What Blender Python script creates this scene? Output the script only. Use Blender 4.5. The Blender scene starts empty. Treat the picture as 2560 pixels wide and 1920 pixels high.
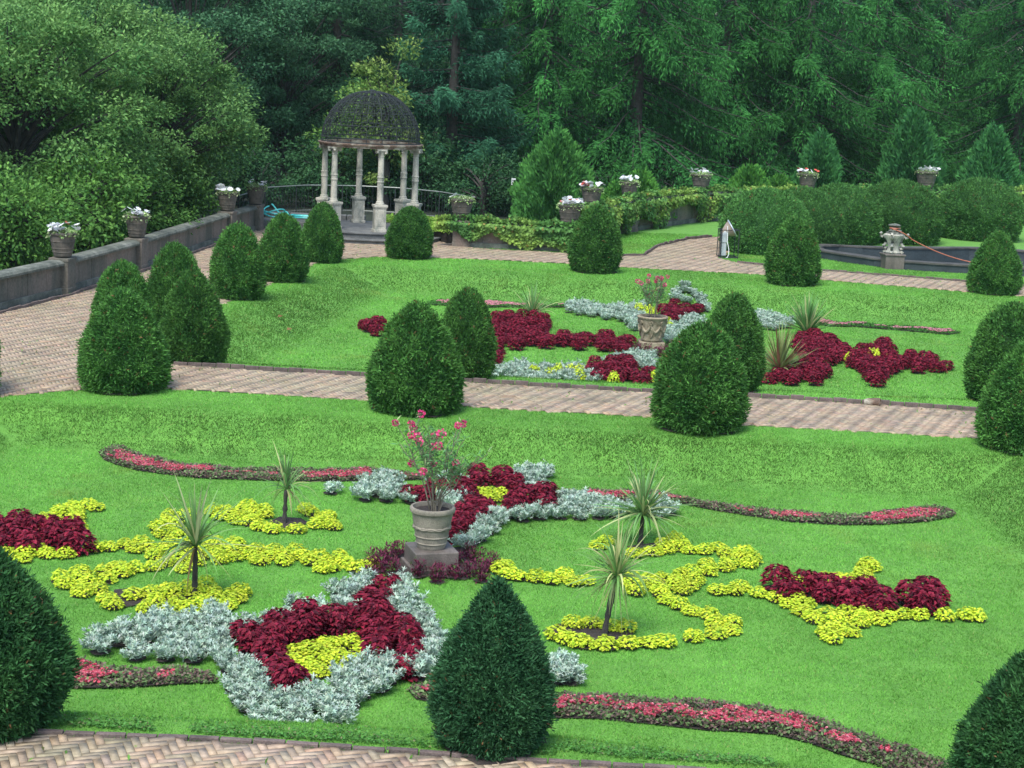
import bpy, math
import numpy as np
from mathutils import Matrix, Vector
from mathutils.geometry import tessellate_polygon
rng = np.random.default_rng(7)
PI = math.pi
scene = bpy.context.scene
C = scene.collection

# ------------------------------------------------------------------ camera model (calibrated on the yews, paths and gazebo)
FOC, PITCH, ROLL, CAMH = 4317.0, math.radians(10.45), math.radians(2.7), 5.5
def at(px, py, z=0.0):
    """ground point (height z) seen at a pixel of the 2560x1920 photograph"""
    u, v = (px-1280)/FOC, (py-960)/FOC
    c, s = math.cos(ROLL), math.sin(ROLL)
    u, v = c*u+s*v, -s*u+c*v
    d = (u, math.cos(PITCH)-v*math.sin(PITCH), -math.sin(PITCH)-v*math.cos(PITCH))
    t = (z-CAMH)/d[2]
    return np.array([d[0]*t, d[1]*t, z])

def project(x, y, z):
    z = np.asarray(z)-CAMH; f = y*math.cos(PITCH)-z*math.sin(PITCH); u = x/f; v = -(y*math.sin(PITCH)+z*math.cos(PITCH))/f
    c, s = math.cos(ROLL), math.sin(ROLL); return 1280+FOC*(c*u-s*v), 960+FOC*(s*u+c*v)

# ------------------------------------------------------------------ scene, light, camera
w = bpy.data.worlds.new("World"); scene.world = w; w.use_nodes = True
nt = w.node_tree; bg = nt.nodes['Background']
sky = nt.nodes.new('ShaderNodeTexSky'); sky.sky_type = 'NISHITA'; sky.sun_disc = False
SUN_EL, SUN_AZ = math.radians(58), math.radians(200)
sky.sun_elevation = SUN_EL; sky.sun_rotation = SUN_AZ
hs = nt.nodes.new('ShaderNodeHueSaturation'); hs.inputs['Saturation'].default_value = 0.9
nt.links.new(sky.outputs[0], hs.inputs['Color']); nt.links.new(hs.outputs[0], bg.inputs['Color'])
bg.inputs['Strength'].default_value = 0.125
sl = bpy.data.lights.new('sun', 'SUN'); sl.energy = 1.75; sl.angle = math.radians(24); sl.color = (1.0, 0.97, 0.9)
so = bpy.data.objects.new('sun', sl); C.objects.link(so)
sd = Vector((math.sin(SUN_AZ)*math.cos(SUN_EL), math.cos(SUN_AZ)*math.cos(SUN_EL), math.sin(SUN_EL)))
so.rotation_euler = sd.to_track_quat('Z', 'Y').to_euler(); so.location = (0, 0, 30)
cam = bpy.data.cameras.new('camera'); co = bpy.data.objects.new('camera', cam); C.objects.link(co)
cam.sensor_width = 36; cam.lens = 36*FOC/2560; cam.clip_end = 2000
co.matrix_world = Matrix.Translation((0, 0, CAMH)) @ Matrix.Rotation(PI/2-PITCH, 4, 'X') @ Matrix.Rotation(ROLL, 4, 'Z')
scene.camera = co
scene.view_settings.view_transform = 'Standard'; scene.view_settings.look = 'None'
scene.view_settings.exposure = 1.45; scene.view_settings.gamma = 1
scene.cycles.max_bounces = 6; scene.cycles.transparent_max_bounces = 4

# ------------------------------------------------------------------ materials
def mat_new(name):
    m = bpy.data.materials.new(name); m.use_nodes = True
    t = m.node_tree; return m, t, t.nodes['Principled BSDF'], t.nodes['Material Output']
def leaf_mat(name, rough=0.45, trans=0.25, spec=0.35, vary=0.12):
    m, t, p, out = mat_new(name)
    a = t.nodes.new('ShaderNodeAttribute'); a.attribute_name = 'Col'
    oi = t.nodes.new('ShaderNodeObjectInfo')
    mr = t.nodes.new('ShaderNodeMapRange'); mr.inputs[3].default_value = 1-vary; mr.inputs[4].default_value = 1+vary
    t.links.new(oi.outputs['Random'], mr.inputs[0])
    mx = t.nodes.new('ShaderNodeVectorMath'); mx.operation = 'SCALE'
    t.links.new(a.outputs['Color'], mx.inputs[0]); t.links.new(mr.outputs[0], mx.inputs['Scale'])
    t.links.new(mx.outputs[0], p.inputs['Base Color'])
    p.inputs['Roughness'].default_value = rough; p.inputs['Specular IOR Level'].default_value = spec
    tr = t.nodes.new('ShaderNodeBsdfTranslucent'); t.links.new(mx.outputs[0], tr.inputs['Color'])
    ms = t.nodes.new('ShaderNodeMixShader'); ms.inputs[0].default_value = trans
    t.links.new(p.outputs[0], ms.inputs[1]); t.links.new(tr.outputs[0], ms.inputs[2])
    t.links.new(ms.outputs[0], out.inputs['Surface'])
    return m
def stone_mat(name, cols, scale=3.0, rough=0.85, bump=0.3, streak=0.0, detail=8, use_col=False):
    """cols: (position, colour) stops for a noise ramp, with finer speckle and vertical weather streaks"""
    m, t, p, out = mat_new(name)
    tc = t.nodes.new('ShaderNodeTexCoord')
    n1 = t.nodes.new('ShaderNodeTexNoise'); n1.inputs['Scale'].default_value = scale; n1.inputs['Detail'].default_value = detail
    n1.inputs['Roughness'].default_value = 0.65
    src = tc.outputs['Object']
    if streak:
        mp = t.nodes.new('ShaderNodeMapping'); mp.inputs['Scale'].default_value = (1, 1, 1-streak)
        t.links.new(src, mp.inputs[0]); src = mp.outputs[0]
    t.links.new(src, n1.inputs['Vector'])
    r = t.nodes.new('ShaderNodeValToRGB')
    while len(r.color_ramp.elements) < len(cols): r.color_ramp.elements.new(0.5)
    for e, (q, c) in zip(r.color_ramp.elements, cols): e.position = q; e.color = (*c, 1)
    t.links.new(n1.outputs['Fac'], r.inputs[0])
    n2 = t.nodes.new('ShaderNodeTexNoise'); n2.inputs['Scale'].default_value = scale*14; n2.inputs['Detail'].default_value = 4
    t.links.new(tc.outputs['Object'], n2.inputs['Vector'])
    mr = t.nodes.new('ShaderNodeMapRange'); mr.inputs[1].default_value = .3; mr.inputs[2].default_value = .7
    mr.inputs[3].default_value = .75; mr.inputs[4].default_value = 1.2
    t.links.new(n2.outputs['Fac'], mr.inputs[0])
    sc = t.nodes.new('ShaderNodeVectorMath'); sc.operation = 'SCALE'
    t.links.new(r.outputs[0], sc.inputs[0]); t.links.new(mr.outputs[0], sc.inputs['Scale'])
    last = sc.outputs[0]
    if use_col:
        a = t.nodes.new('ShaderNodeAttribute'); a.attribute_name = 'Col'
        ml = t.nodes.new('ShaderNodeVectorMath'); ml.operation = 'MULTIPLY'
        t.links.new(last, ml.inputs[0]); t.links.new(a.outputs['Color'], ml.inputs[1]); last = ml.outputs[0]
    t.links.new(last, p.inputs['Base Color'])
    b = t.nodes.new('ShaderNodeBump'); b.inputs['Strength'].default_value = bump; b.inputs['Distance'].default_value = 0.02
    t.links.new(n2.outputs['Fac'], b.inputs['Height']); t.links.new(b.outputs[0], p.inputs['Normal'])
    p.inputs['Roughness'].default_value = rough
    return m
def flat_mat(name, col, rough=0.5, metal=0.0, amp=0.15, scale=20):
    lo = tuple(max(0, c*(1-amp)) for c in col); hi = tuple(min(1, c*(1+amp)) for c in col)
    m = stone_mat(name, [(.35, lo), (.65, hi)], scale=scale, rough=rough, bump=0.05)
    m.node_tree.nodes['Principled BSDF'].inputs['Metallic'].default_value = metal
    return m
M = dict(
    yew=leaf_mat('yew_needles', .6, .15, .12), lawn=leaf_mat('lawn_blades', .7, .35, .08, 0), leaf=leaf_mat('broad_leaves', .55, .3, .15),
    spruce=leaf_mat('spruce_needles', .8, .2, .05), petal=leaf_mat('petals', .6, .35, .1), silver=leaf_mat('felted_silver_leaves', .85, .15, .05),
    bark=stone_mat('bark', [(.3, (.018, .017, .015)), (.7, (.06, .055, .048))], 6, .95, .6),
    soil=stone_mat('dark_garden_soil', [(.3, (.018, .013, .011)), (.7, (.06, .045, .038))], 12, 1, .8),
    turf=stone_mat('turf_base', [(.3, (.07, .2, .025)), (.7, (.12, .3, .04))], 3, 1, .6),
    floor=stone_mat('forest_floor', [(.3, (.007, .012, .006)), (.7, (.016, .026, .011))], .8, 1, .5),
    brick=stone_mat('paving_brick', [(.3, (.62, .6, .58)), (.5, (.95, .92, .9)), (.72, (1.15, 1.12, 1.1))], 1.2, .75, .3, use_col=True),
    joint=stone_mat('sand_and_moss_joints', [(.35, (.1, .082, .06)), (.55, (.16, .13, .095)), (.7, (.12, .15, .06))], 2, 1, .5),
    kerb=stone_mat('kerb_brick', [(.3, (.05, .04, .035)), (.7, (.17, .125, .11))], 4, .85, .4),
    sand=stone_mat('red_sandstone', [(.25, (.025, .03, .026)), (.42, (.085, .085, .066)), (.56, (.15, .125, .1)), (.75, (.22, .15, .12))], 1.3, .9, .5, streak=.75),
    coping=stone_mat('weathered_coping', [(.3, (.04, .048, .038)), (.5, (.1, .11, .088)), (.75, (.24, .24, .2))], 2.2, .9, .5),
    plinthst=stone_mat('plinth_stone', [(.3, (.055, .05, .04)), (.55, (.12, .1, .085)), (.75, (.18, .15, .13))], 4, .6, .3, streak=.5),
    marble=stone_mat('weathered_pale_stone', [(.3, (.05, .055, .045)), (.43, (.24, .245, .205)), (.56, (.4, .38, .31)), (.8, (.5, .47, .4))], 3.2, .8, .4, streak=.5),
    step=stone_mat('grey_step_stone', [(.3, (.05, .055, .055)), (.7, (.16, .16, .15))], 2.5, .8, .4),
    pot=stone_mat('weathered_terracotta', [(.28, (.03, .034, .028)), (.5, (.085, .075, .06)), (.75, (.15, .125, .1))], 5, .9, .3),
    potg=stone_mat('grey_terracotta', [(.28, (.09, .09, .07)), (.5, (.2, .175, .135)), (.75, (.27, .24, .19))], 6, .85, .3),
    carved=stone_mat('carved_buff_stone', [(.3, (.1, .08, .05)), (.5, (.24, .2, .13)), (.75, (.36, .31, .22))], 9, .9, .5),
    iron=flat_mat('black_iron', (.012, .018, .02), .8, 0), rust=stone_mat('rusted_iron', [(.3, (.04, .035, .03)), (.48, (.13, .08, .055)), (.62, (.3, .27, .21)), (.8, (.36, .34, .28))], 3, .85, .4),
    wire=flat_mat('pale_wire', (.2, .22, .2), .5, .3), white=flat_mat('white_enamel', (.75, .77, .75), .4), galv=flat_mat('galvanised_sheet', (.5, .54, .54), .35, .6),
    greybox=flat_mat('grey_enamel', (.34, .38, .38), .45), turq=flat_mat('turquoise_plastic', (.06, .5, .48), .4), orange=flat_mat('orange_rubber', (.33, .1, .05), .5),
    brown=flat_mat('tan_reflector', (.3, .24, .19), .4), poolw=stone_mat('dark_basin_lining', [(.3, (.012, .02, .024)), (.7, (.035, .05, .055))], 1.5, .7, .3),
    poolrim=stone_mat('basin_coping', [(.3, (.025, .026, .024)), (.7, (.09, .085, .075))], 3, .85, .4),
)

# ------------------------------------------------------------------ mesh helpers
def link(o, parent=None):
    C.objects.link(o)
    if parent is not None: o.parent = parent
    return o
def tag(o, label=None, cat=None, group=None, kind=None):
    if label: o['label'] = label
    if cat: o['category'] = cat
    if group: o['group'] = group
    if kind: o['kind'] = kind
    return o
def mesh_np(name, V, F, mats, col=None, smooth=False, mi=None):
    """V (n,3); F: array (m,k) or list of such arrays; col: per-vertex colours"""
    Fs = F if isinstance(F, list) else [F]
    Fs = [np.asarray(f, dtype=np.int32) for f in Fs if len(f)]
    me = bpy.data.meshes.new(name)
    me.vertices.add(len(V)); me.vertices.foreach_set('co', np.ascontiguousarray(V, dtype=np.float32).ravel())
    nl = sum(f.size for f in Fs); nf = sum(len(f) for f in Fs)
    me.loops.add(nl); me.loops.foreach_set('vertex_index', np.concatenate([f.ravel() for f in Fs]))
    tot = np.concatenate([np.full(len(f), f.shape[1], dtype=np.int32) for f in Fs])
    st = np.concatenate([[0], np.cumsum(tot)[:-1]]).astype(np.int32)
    me.polygons.add(nf); me.polygons.foreach_set('loop_start', st)
    try: me.polygons.foreach_set('loop_total', tot)
    except Exception: pass
    if smooth: me.polygons.foreach_set('use_smooth', np.ones(nf, dtype=bool))
    for m in (mats if isinstance(mats, list) else [mats]): me.materials.append(m)
    if mi is not None: me.polygons.foreach_set('material_index', np.asarray(mi, dtype=np.int32))
    if col is not None:
        a = me.color_attributes.new('Col', 'FLOAT_COLOR', 'POINT')
        c4 = np.ones((len(V), 4), dtype=np.float32); c4[:, :3] = col
        a.data.foreach_set('color', c4.ravel())
    me.update(calc_edges=True); me.validate()
    return me
def obj(name, me, parent=None, loc=(0, 0, 0), rot=0.0, scale=None):
    o = bpy.data.objects.new(name, me); o.location = loc; o.rotation_euler = (0, 0, rot)
    if scale is not None: o.scale = scale if hasattr(scale, '__len__') else (scale,)*3
    return link(o, parent)
def empty(name, loc=(0, 0, 0), rot=0.0, scale=1.0):
    o = bpy.data.objects.new(name, None); o.location = loc; o.rotation_euler = (0, 0, rot); o.scale = (scale,)*3
    o.empty_display_size = .2
    return link(o)
class MB:
    """collects boxes, tubes and lathes into one mesh"""
    def __init__(s): s.V = []; s.F = []; s.n = 0
    def add(s, V, F):
        s.V.append(np.asarray(V, dtype=float))
        for f in F: s.F.append([i+s.n for i in f])
        s.n += len(V); return s
    def box(s, c, size, rz=0.0, taper=1.0, rx=0.0):
        a, b, d = size[0]/2, size[1]/2, size[2]/2
        v = np.array([[x*a*(taper if z > 0 else 1), y*b*(taper if z > 0 else 1), z*d] for z in (-1, 1) for (x, y) in ((-1, -1), (1, -1), (1, 1), (-1, 1))])
        if rx: v = v @ np.array([[1, 0, 0], [0, math.cos(rx), math.sin(rx)], [0, -math.sin(rx), math.cos(rx)]])
        if rz: v = v @ np.array([[math.cos(rz), math.sin(rz), 0], [-math.sin(rz), math.cos(rz), 0], [0, 0, 1]])
        return s.add(v+np.array(c), [(3, 2, 1, 0), (4, 5, 6, 7), (0, 1, 5, 4), (1, 2, 6, 5), (2, 3, 7, 6), (3, 0, 4, 7)])
    def tube(s, pts, r, n=6, closed=False):
        P = np.asarray(pts, dtype=float); k = len(P)
        R = np.full(k, r, dtype=float) if np.isscalar(r) else np.asarray(r, dtype=float)
        T = np.gradient(P, axis=0) if not closed else np.roll(P, -1, 0)-np.roll(P, 1, 0)
        T /= np.linalg.norm(T, axis=1)[:, None]+1e-9
        ref = np.array([0, 0, 1.0]) if abs(T[:, 2]).mean() < .8 else np.array([1.0, 0, 0])
        A = np.cross(T, ref); A /= np.linalg.norm(A, axis=1)[:, None]+1e-9; B = np.cross(T, A)
        th = np.arange(n)*2*PI/n
        V = (P[:, None]+R[:, None, None]*(np.cos(th)[None, :, None]*A[:, None]+np.sin(th)[None, :, None]*B[:, None])).reshape(-1, 3)
        F = []
        for i in range(k if closed else k-1):
            j = (i+1) % k
            for q in range(n): F.append((i*n+q, i*n+(q+1) % n, j*n+(q+1) % n, j*n+q))
        if not closed: F += [tuple(range(n)), tuple((k-1)*n+q for q in reversed(range(n)))]
        return s.add(V, F)
    def lathe(s, prof, c=(0, 0, 0), n=32, cap=True, ph=0.0, wob=None):
        th = np.arange(n)*2*PI/n+ph; V = []
        for r, z in prof:
            rr = r*(1+(wob(th, z) if wob else 0)); V.append(np.stack([rr*np.cos(th), rr*np.sin(th), np.full(n, z)], 1))
        V = np.concatenate(V)+np.array(c); k = len(prof); F = []
        for i in range(k-1):
            for q in range(n): F.append((i*n+q, i*n+(q+1) % n, (i+1)*n+(q+1) % n, (i+1)*n+q))
        if cap: F += [tuple(reversed(range(n))), tuple((k-1)*n+q for q in range(n))]
        return s.add(V, F)
    def prism(s, poly, z0, z1):
        k = len(poly); V = [(x, y, z0) for x, y in poly]+[(x, y, z1) for x, y in poly]
        F = [tuple(reversed(range(k))), tuple(range(k, 2*k))]+[(i, (i+1) % k, k+(i+1) % k, k+i) for i in range(k)]
        return s.add(V, F)
    def build(s, name, mat, parent=None, smooth=False, loc=(0, 0, 0), bevel=0.0, rot=0.0):
        me = bpy.data.meshes.new(name); me.from_pydata(np.concatenate(s.V).tolist(), [], s.F); me.materials.append(mat)
        if smooth:
            me.polygons.foreach_set('use_smooth', np.ones(len(me.polygons), dtype=bool))
            try: me.set_sharp_from_angle(angle=math.radians(40))
            except Exception: pass
        me.update()
        o = obj(name, me, parent, loc, rot)
        if bevel:
            b = o.modifiers.new('Bevel', 'BEVEL'); b.width = bevel; b.segments = 2; b.limit_method = 'ANGLE'
        return o
def unit(a): return a/(np.linalg.norm(a, axis=-1, keepdims=True)+1e-9)
def leaves(P, D, N, L, W, col, fold=0.0, mid=.5):
    """kite-shaped leaves: base P, direction D, facing N. returns V, F(tri), col"""
    n = len(P); D = unit(D); S = unit(np.cross(D, N)); N2 = np.cross(S, D)
    L = np.broadcast_to(np.asarray(L, dtype=float), (n,))[:, None]; W = np.broadcast_to(np.asarray(W, dtype=float), (n,))[:, None]
    m = P+D*L*mid+N2*L*fold
    V = np.stack([P, m+S*W/2, P+D*L, m-S*W/2], 1).reshape(-1, 3)
    b = (np.arange(n)*4)[:, None]
    F = np.concatenate([b+np.array([[0, 2, 1]]), b+np.array([[0, 3, 2]])], 1).reshape(-1, 3)
    return V, F, np.repeat(col, 4, 0)
def join(parts):
    V = []; F = []; Cc = []; n = 0
    for v, f, c in parts: V.append(v); F.append(f+n); Cc.append(c); n += len(v)
    return np.concatenate(V), np.concatenate(F), np.concatenate(Cc)
def vn(x, y, s, seed=0):
    """2-D value noise 0..1"""
    x = np.asarray(x)/s; y = np.asarray(y)/s
    i = np.floor(x).astype(np.int64); j = np.floor(y).astype(np.int64); fx = x-i; fy = y-j
    fx = fx*fx*(3-2*fx); fy = fy*fy*(3-2*fy)
    def h(a, b):
        q = np.sin(a*127.1+b*311.7+seed*74.7)*43758.5453
        return q-np.floor(q)
    return (h(i, j)*(1-fx)+h(i+1, j)*fx)*(1-fy)+(h(i, j+1)*(1-fx)+h(i+1, j+1)*fx)*fy
def colvar(n, base, amp=.25, alt=None, frac=0.0, r=None):
    r = r or rng
    c = np.array(base)[None]*(1+amp*(r.random((n, 1))*2-1))*(1+.08*(r.random((n, 3))*2-1))
    if alt is not None:
        k = r.random(n) < frac; c[k] = np.array(alt)*(1+amp*(r.random((k.sum(), 1))*2-1))
    return np.clip(c, 0, 1)
def inpoly(x, y, poly):
    poly = np.asarray(poly)[:, :2]; r = np.zeros(len(x), dtype=bool); j = len(poly)-1
    for i in range(len(poly)):
        xi, yi = poly[i]; xj, yj = poly[j]
        if yi != yj:
            r ^= ((yi > y) != (yj > y)) & (x < (xj-xi)*(y-yi)/(yj-yi)+xi)
        j = i
    return r
def polydist(x, y, poly):
    poly = np.asarray(poly)[:, :2]; d = np.full(len(x), 1e9)
    for i in range(len(poly)):
        a = poly[i]; b = poly[(i+1) % len(poly)]; ab = b-a; L = ab@ab+1e-12
        t = np.clip(((x-a[0])*ab[0]+(y-a[1])*ab[1])/L, 0, 1)
        d = np.minimum(d, np.hypot(x-a[0]-t*ab[0], y-a[1]-t*ab[1]))
    return d

# ------------------------------------------------------------------ terrain
DEP = .45
POOL = np.array([(9.2, 54.6), (10.1, 53.35), (11.25, 52.05), (13, 51.75), (15, 51.6), (17.2, 51.9), (19, 53.6), (18.2, 56.4), (15.6, 57.7), (13.3, 56.6), (11.3, 55.9), (9.8, 56.1)])
def sm(t): t = np.clip(t, 0, 1); return t*t*(3-2*t)
def gh(x, y):
    x = np.asarray(x, dtype=float); y = np.asarray(y, dtype=float)
    d1 = np.minimum.reduce([(y-13.6+.2*np.clip(x-.5, 0, 4))/1.0, (26.35-.03*x-y)/1.5, (x+8.7)/1.5, (8.1-.02*(y-20)-x)/1.5])
    d2 = np.minimum.reduce([(y-30.45+.02*x)/1.0, (46.3-.06*x-y)/2.3, (x-(-6.95+(y-31.3)*.127))/2.2, (15.0-x)/2.0])
    z = -DEP*np.maximum(sm(d1), sm(d2))
    return z+.012*(vn(x, y, 1.3, 3)-.5)*2
def ghp(x, y): return float(gh(np.array([x]), np.array([y]))[0])
X0, X1, Y0, Y1, ST = -20, 26, 8, 80, .2
gx = np.arange(X0, X1+.01, ST); gy = np.arange(Y0, Y1+.01, ST)
GX, GY = np.meshgrid(gx, gy); GZ = gh(GX.ravel(), GY.ravel())
pin = inpoly(GX.ravel(), GY.ravel(), POOL); GZ = np.where(pin, -.9, GZ)
def wild(x, y): return ((x < -9.9+(y-38)*.11) & (y > 24)) | (y > np.interp(x, [-9, -8.5, -2, 1.5, 2.2, 3.75, 6.8, 11.4, 17.2, 26], [54, 54.6, 53, 52.5, 55.5, 60.3, 65.9, 69.4, 74, 78]))
nx, ny = len(gx), len(gy); ii = (np.arange(ny-1)[:, None]*nx+np.arange(nx-1)[None]).ravel()
obj('lawn', mesh_np('lawn', np.stack([GX.ravel(), GY.ravel(), GZ], 1), np.stack([ii, ii+1, ii+nx+1, ii+nx], 1), [M['turf'], M['floor']], smooth=True, mi=wild(GX.ravel()[ii], GY.ravel()[ii]).astype(int)))['kind'] = 'structure'
B = 200; gm = MB()
for (a, b, c, d) in ((-B, B, Y1, B), (-B, B, -B, Y0), (-B, X0, Y0, Y1), (X1, B, Y0, Y1)):
    gm.add([(a, c, -.02), (b, c, -.02), (b, d, -.02), (a, d, -.02)], [(0, 1, 2, 3)])
gm.build('forest_floor', M['floor'])['kind'] = 'structure'

# ------------------------------------------------------------------ paths of herringbone brick
def pl(*p): return [tuple(q[:2]) for q in p]
side_l = [at(1611, 640), at(1643, 618), at(1719, 600), at(1779, 594)]
side_r = [at(1843, 658), at(1792, 645)]
PATHS = dict(
    front=[(-9, 10.3), (8, 10.3), (8, 12.75), (.69, 13.04), (-.61, 13.11), (-2.23, 13.18), (-3.99, 13.15), (-9, 13.2)],
    mid=[(-9.3, 25.6), (-8.05, 26.65), (-7.08, 27.37), (-5.75, 27.93), (-2.47, 27.66), (-.87, 27.58), (2.29, 27.4), (3.69, 27.1), (7.43, 26.94), (12, 26.7),
         (12, 29.1), (8.03, 29.25), (4.11, 29.54), (2.5, 29.5), (-.93, 29.69), (-2.67, 29.8), (-6.0, 30.0), (-7.3, 31.3), (-6.45, 38.0), (-5.95, 42), (-5.45, 46.3), (-4.9, 47.6), (-3.9, 48.7), (-1.08, 49.26),
         (1.41, 49.2), (2.9, 48.85), (6.9, 48.7), (8.46, 48.1), (12.5, 46.8), (21, 44.2), (21, 46.3), (12.93, 49.1), (8.9, 50.35), (6.55, 51.4)]
        + [tuple(side_r[1][:2]), (7.3, 56.5), (8.2, 60)] + [(7.4, 60.3)] + [tuple(q[:2]) for q in reversed(side_l)] + [(3.06, 51.7), (.91, 51.95), (-1.16, 52.0), (-3, 54), (-8.2, 55.5), (-9.5, 43), (-10.05, 38), (-10.7, 34.8), (-12.5, 24), (-10.4, 23.5)])
def bricks(poly, Lb=.205, nb=3, rot=math.radians(21), z=.0, seed=1):
    r = np.random.default_rng(seed); Wb = Lb/nb; poly = np.asarray(poly)
    mn, mx = poly.min(0), poly.max(0); cc = (mn+mx)/2; half = np.linalg.norm(mx-mn)/2+.5; n = int(half/Wb)+2
    i, j = np.meshgrid(np.arange(-n, n), np.arange(-n, n)); i = i.ravel(); j = j.ravel(); m = (i-j) % (2*nb)
    H = m == 0; Vv = m == 2*nb-1
    u = np.concatenate([i[H]+nb/2, i[Vv]+.5]); v = np.concatenate([j[H]+.5, j[Vv]+nb/2]); hor = np.concatenate([np.ones(H.sum(), bool), np.zeros(Vv.sum(), bool)])
    c, s = math.cos(rot), math.sin(rot)
    x = cc[0]+(c*u-s*v)*Wb; y = cc[1]+(s*u+c*v)*Wb
    k = inpoly(x, y, poly); k &= np.abs(x) < y*.34+1.5
    x, y, hor = x[k], y[k], hor[k]; n = len(x)
    a = np.where(hor, rot, rot+PI/2)+r.normal(0, .012, n)
    hl, hw = Lb/2-.0035, Wb/2-.003
    heave = .010*vn(x, y, .9, 5)-.004+.02*np.clip(vn(x, y, .55, 9)-.72, 0, 1)*3
    zt = z+.02+heave+r.normal(0, .0025, n); tx, ty = r.normal(0, .012, n), r.normal(0, .02, n)
    V = []
    for dx, dy, top in [(-1, -1, 1), (1, -1, 1), (1, 1, 1), (-1, 1, 1), (-1, -1, 0), (1, -1, 0), (1, 1, 0), (-1, 1, 0)]:
        lx, ly = dx*hl, dy*hw
        V.append(np.stack([x+np.cos(a)*lx-np.sin(a)*ly, y+np.sin(a)*lx+np.cos(a)*ly, zt+(lx*tx+ly*ty) if top else zt-.05], 1))
    V = np.stack(V, 1).reshape(-1, 3); b = (np.arange(n)*8)[:, None]
    F = np.concatenate([b+np.array([q]) for q in ((0, 1, 2, 3), (0, 4, 5, 1), (1, 5, 6, 2), (2, 6, 7, 3), (3, 7, 4, 0))], 1).reshape(-1, 4)
    base = np.array([.33, .262, .185])
    col = base[None]*(1+.13*(r.random((n, 1))*2-1))*np.where(r.random((n, 1)) < .2, np.array([1.03, .94, .9]), 1)*(1+.05*(r.random((n, 3))*2-1))
    moss = np.clip(vn(x, y, 1.7, 11)*.6+vn(x, y, .5, 12)*.4-.58, 0, 1)*2.2
    col = col*(1-moss[:, None]*.6)+np.array([.2, .21, .12])*moss[:, None]*.6
    return V, F, np.repeat(col, 8, 0)
def flat_poly(poly, z):
    t = tessellate_polygon([[Vector((p[0], p[1], 0)) for p in poly]])
    return np.array([(p[0], p[1], z) for p in poly]), np.array(t)
for nm, key, sd_ in (('front_path', 'front', 1), ('garden_path', 'mid', 2)):
    V, F = flat_poly(PATHS[key], .0135)
    obj(nm, mesh_np(nm, V, F, M['joint']))['kind'] = 'structure'
    V, F, c = bricks(PATHS[key], seed=sd_)
    obj(nm+'_paving', mesh_np(nm+'_paving', V, F, M['brick'], c))['kind'] = 'structure'
def edging(pts, name, h=.07, wdt=.055, seg=.24):
    r = np.random.default_rng(len(pts)+3); P = np.array([p[:2] for p in pts]); mb = MB()
    for a, b in zip(P[:-1], P[1:]):
        L = np.linalg.norm(b-a); n = max(1, int(L/seg)); ang = math.atan2(*(b-a)[::-1])
        for k in range(n):
            q = a+(b-a)*(k+.5)/n; hh = h*(1+r.normal(0, .12))
            mb.box((q[0], q[1], hh/2-.02), (L/n-.012, wdt, hh+.04), ang+r.normal(0, .012))
    o = mb.build(name, M['kerb'], bevel=.006); o['kind'] = 'structure'; return o
edging([(-9, 13.24), (-3.99, 13.19), (-2.23, 13.22), (-.61, 13.15), (.69, 13.08), (4, 12.95)], 'path_kerb', .045)
edging([(-6.0, 30.06), (-2.67, 29.86), (-.93, 29.75), (2.5, 29.56), (4.11, 29.6), (8.03, 29.31), (12, 29.16)], 'path_kerb', .085)
edging([(3.06, 51.75), tuple(side_l[0][:2])]+[tuple(q[:2]) for q in side_l[1:]], 'path_kerb', .1)
edging([(6.55, 51.47), (8.9, 50.42), (12.93, 49.17), (21, 46.4)], 'path_kerb', .07)
edging([(-8.3, 53.6), (-9.3, 42.9), (-9.9, 38.0), (-10.55, 34.8)], 'path_kerb', .08)

# ------------------------------------------------------------------ beds: outlines read off the photograph, laid on the lawn
ZR = dict(B2=(0, 1050, 2.458), B3=(800, 1000, 2.458), B4=(1300, 1100, 1.7556), B5=(100, 1400, 2.011), B6=(1000, 1400, 1.418),
          A5=(850, 650, 2.458), A6=(1600, 650, 2.304), A3=(1200, 300, 3.16))
def zp(reg, x, y): a, b, s = ZR[reg]; return a+x/s, b+y/s
def outline(reg, pts, z): return np.array([at(*zp(reg, *p), z)[:2] for p in pts])
HT = dict(y=.05, r=.085, s=.085, p=.07)         # half heights of the plants
PXP = []
BEDS = []    # (kind, key, world polygon)
def bed(kind, key, reg, pts): BEDS.append((kind, key, outline(reg, pts, -DEP+HT[kind]))); PXP.append(np.array([zp(reg, *p) for p in pts]))
SPOTS = []
def spot(kind, key, reg, pts):
    for p in pts: SPOTS.append((kind, key, at(*zp(reg, *p), -DEP+HT[kind])[:2]))
# left end of the near parterre
bed('y', 'wedge', 'B2', [(245, 595), (330, 545), (450, 510), (540, 500), (560, 530), (560, 570), (540, 610), (500, 640), (500, 680), (320, 680), (300, 645), (250, 625)]); spot('y', 'wedge', 'B2', [(590, 535)])
bed('r', 'leftred', 'B2', [(-140, 640), (0, 635), (60, 660), (110, 620), (160, 645), (260, 635), (330, 670), (430, 660), (530, 690), (530, 740), (500, 775), (430, 810), (330, 800), (200, 790), (0, 780), (-140, 780)])
bed('y', 'leftstrip', 'B2', [(-140, 790), (0, 785), (100, 800), (170, 790), (300, 805), (430, 830), (390, 855), (250, 880), (150, 900), (80, 890), (0, 850), (-140, 850)])
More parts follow.
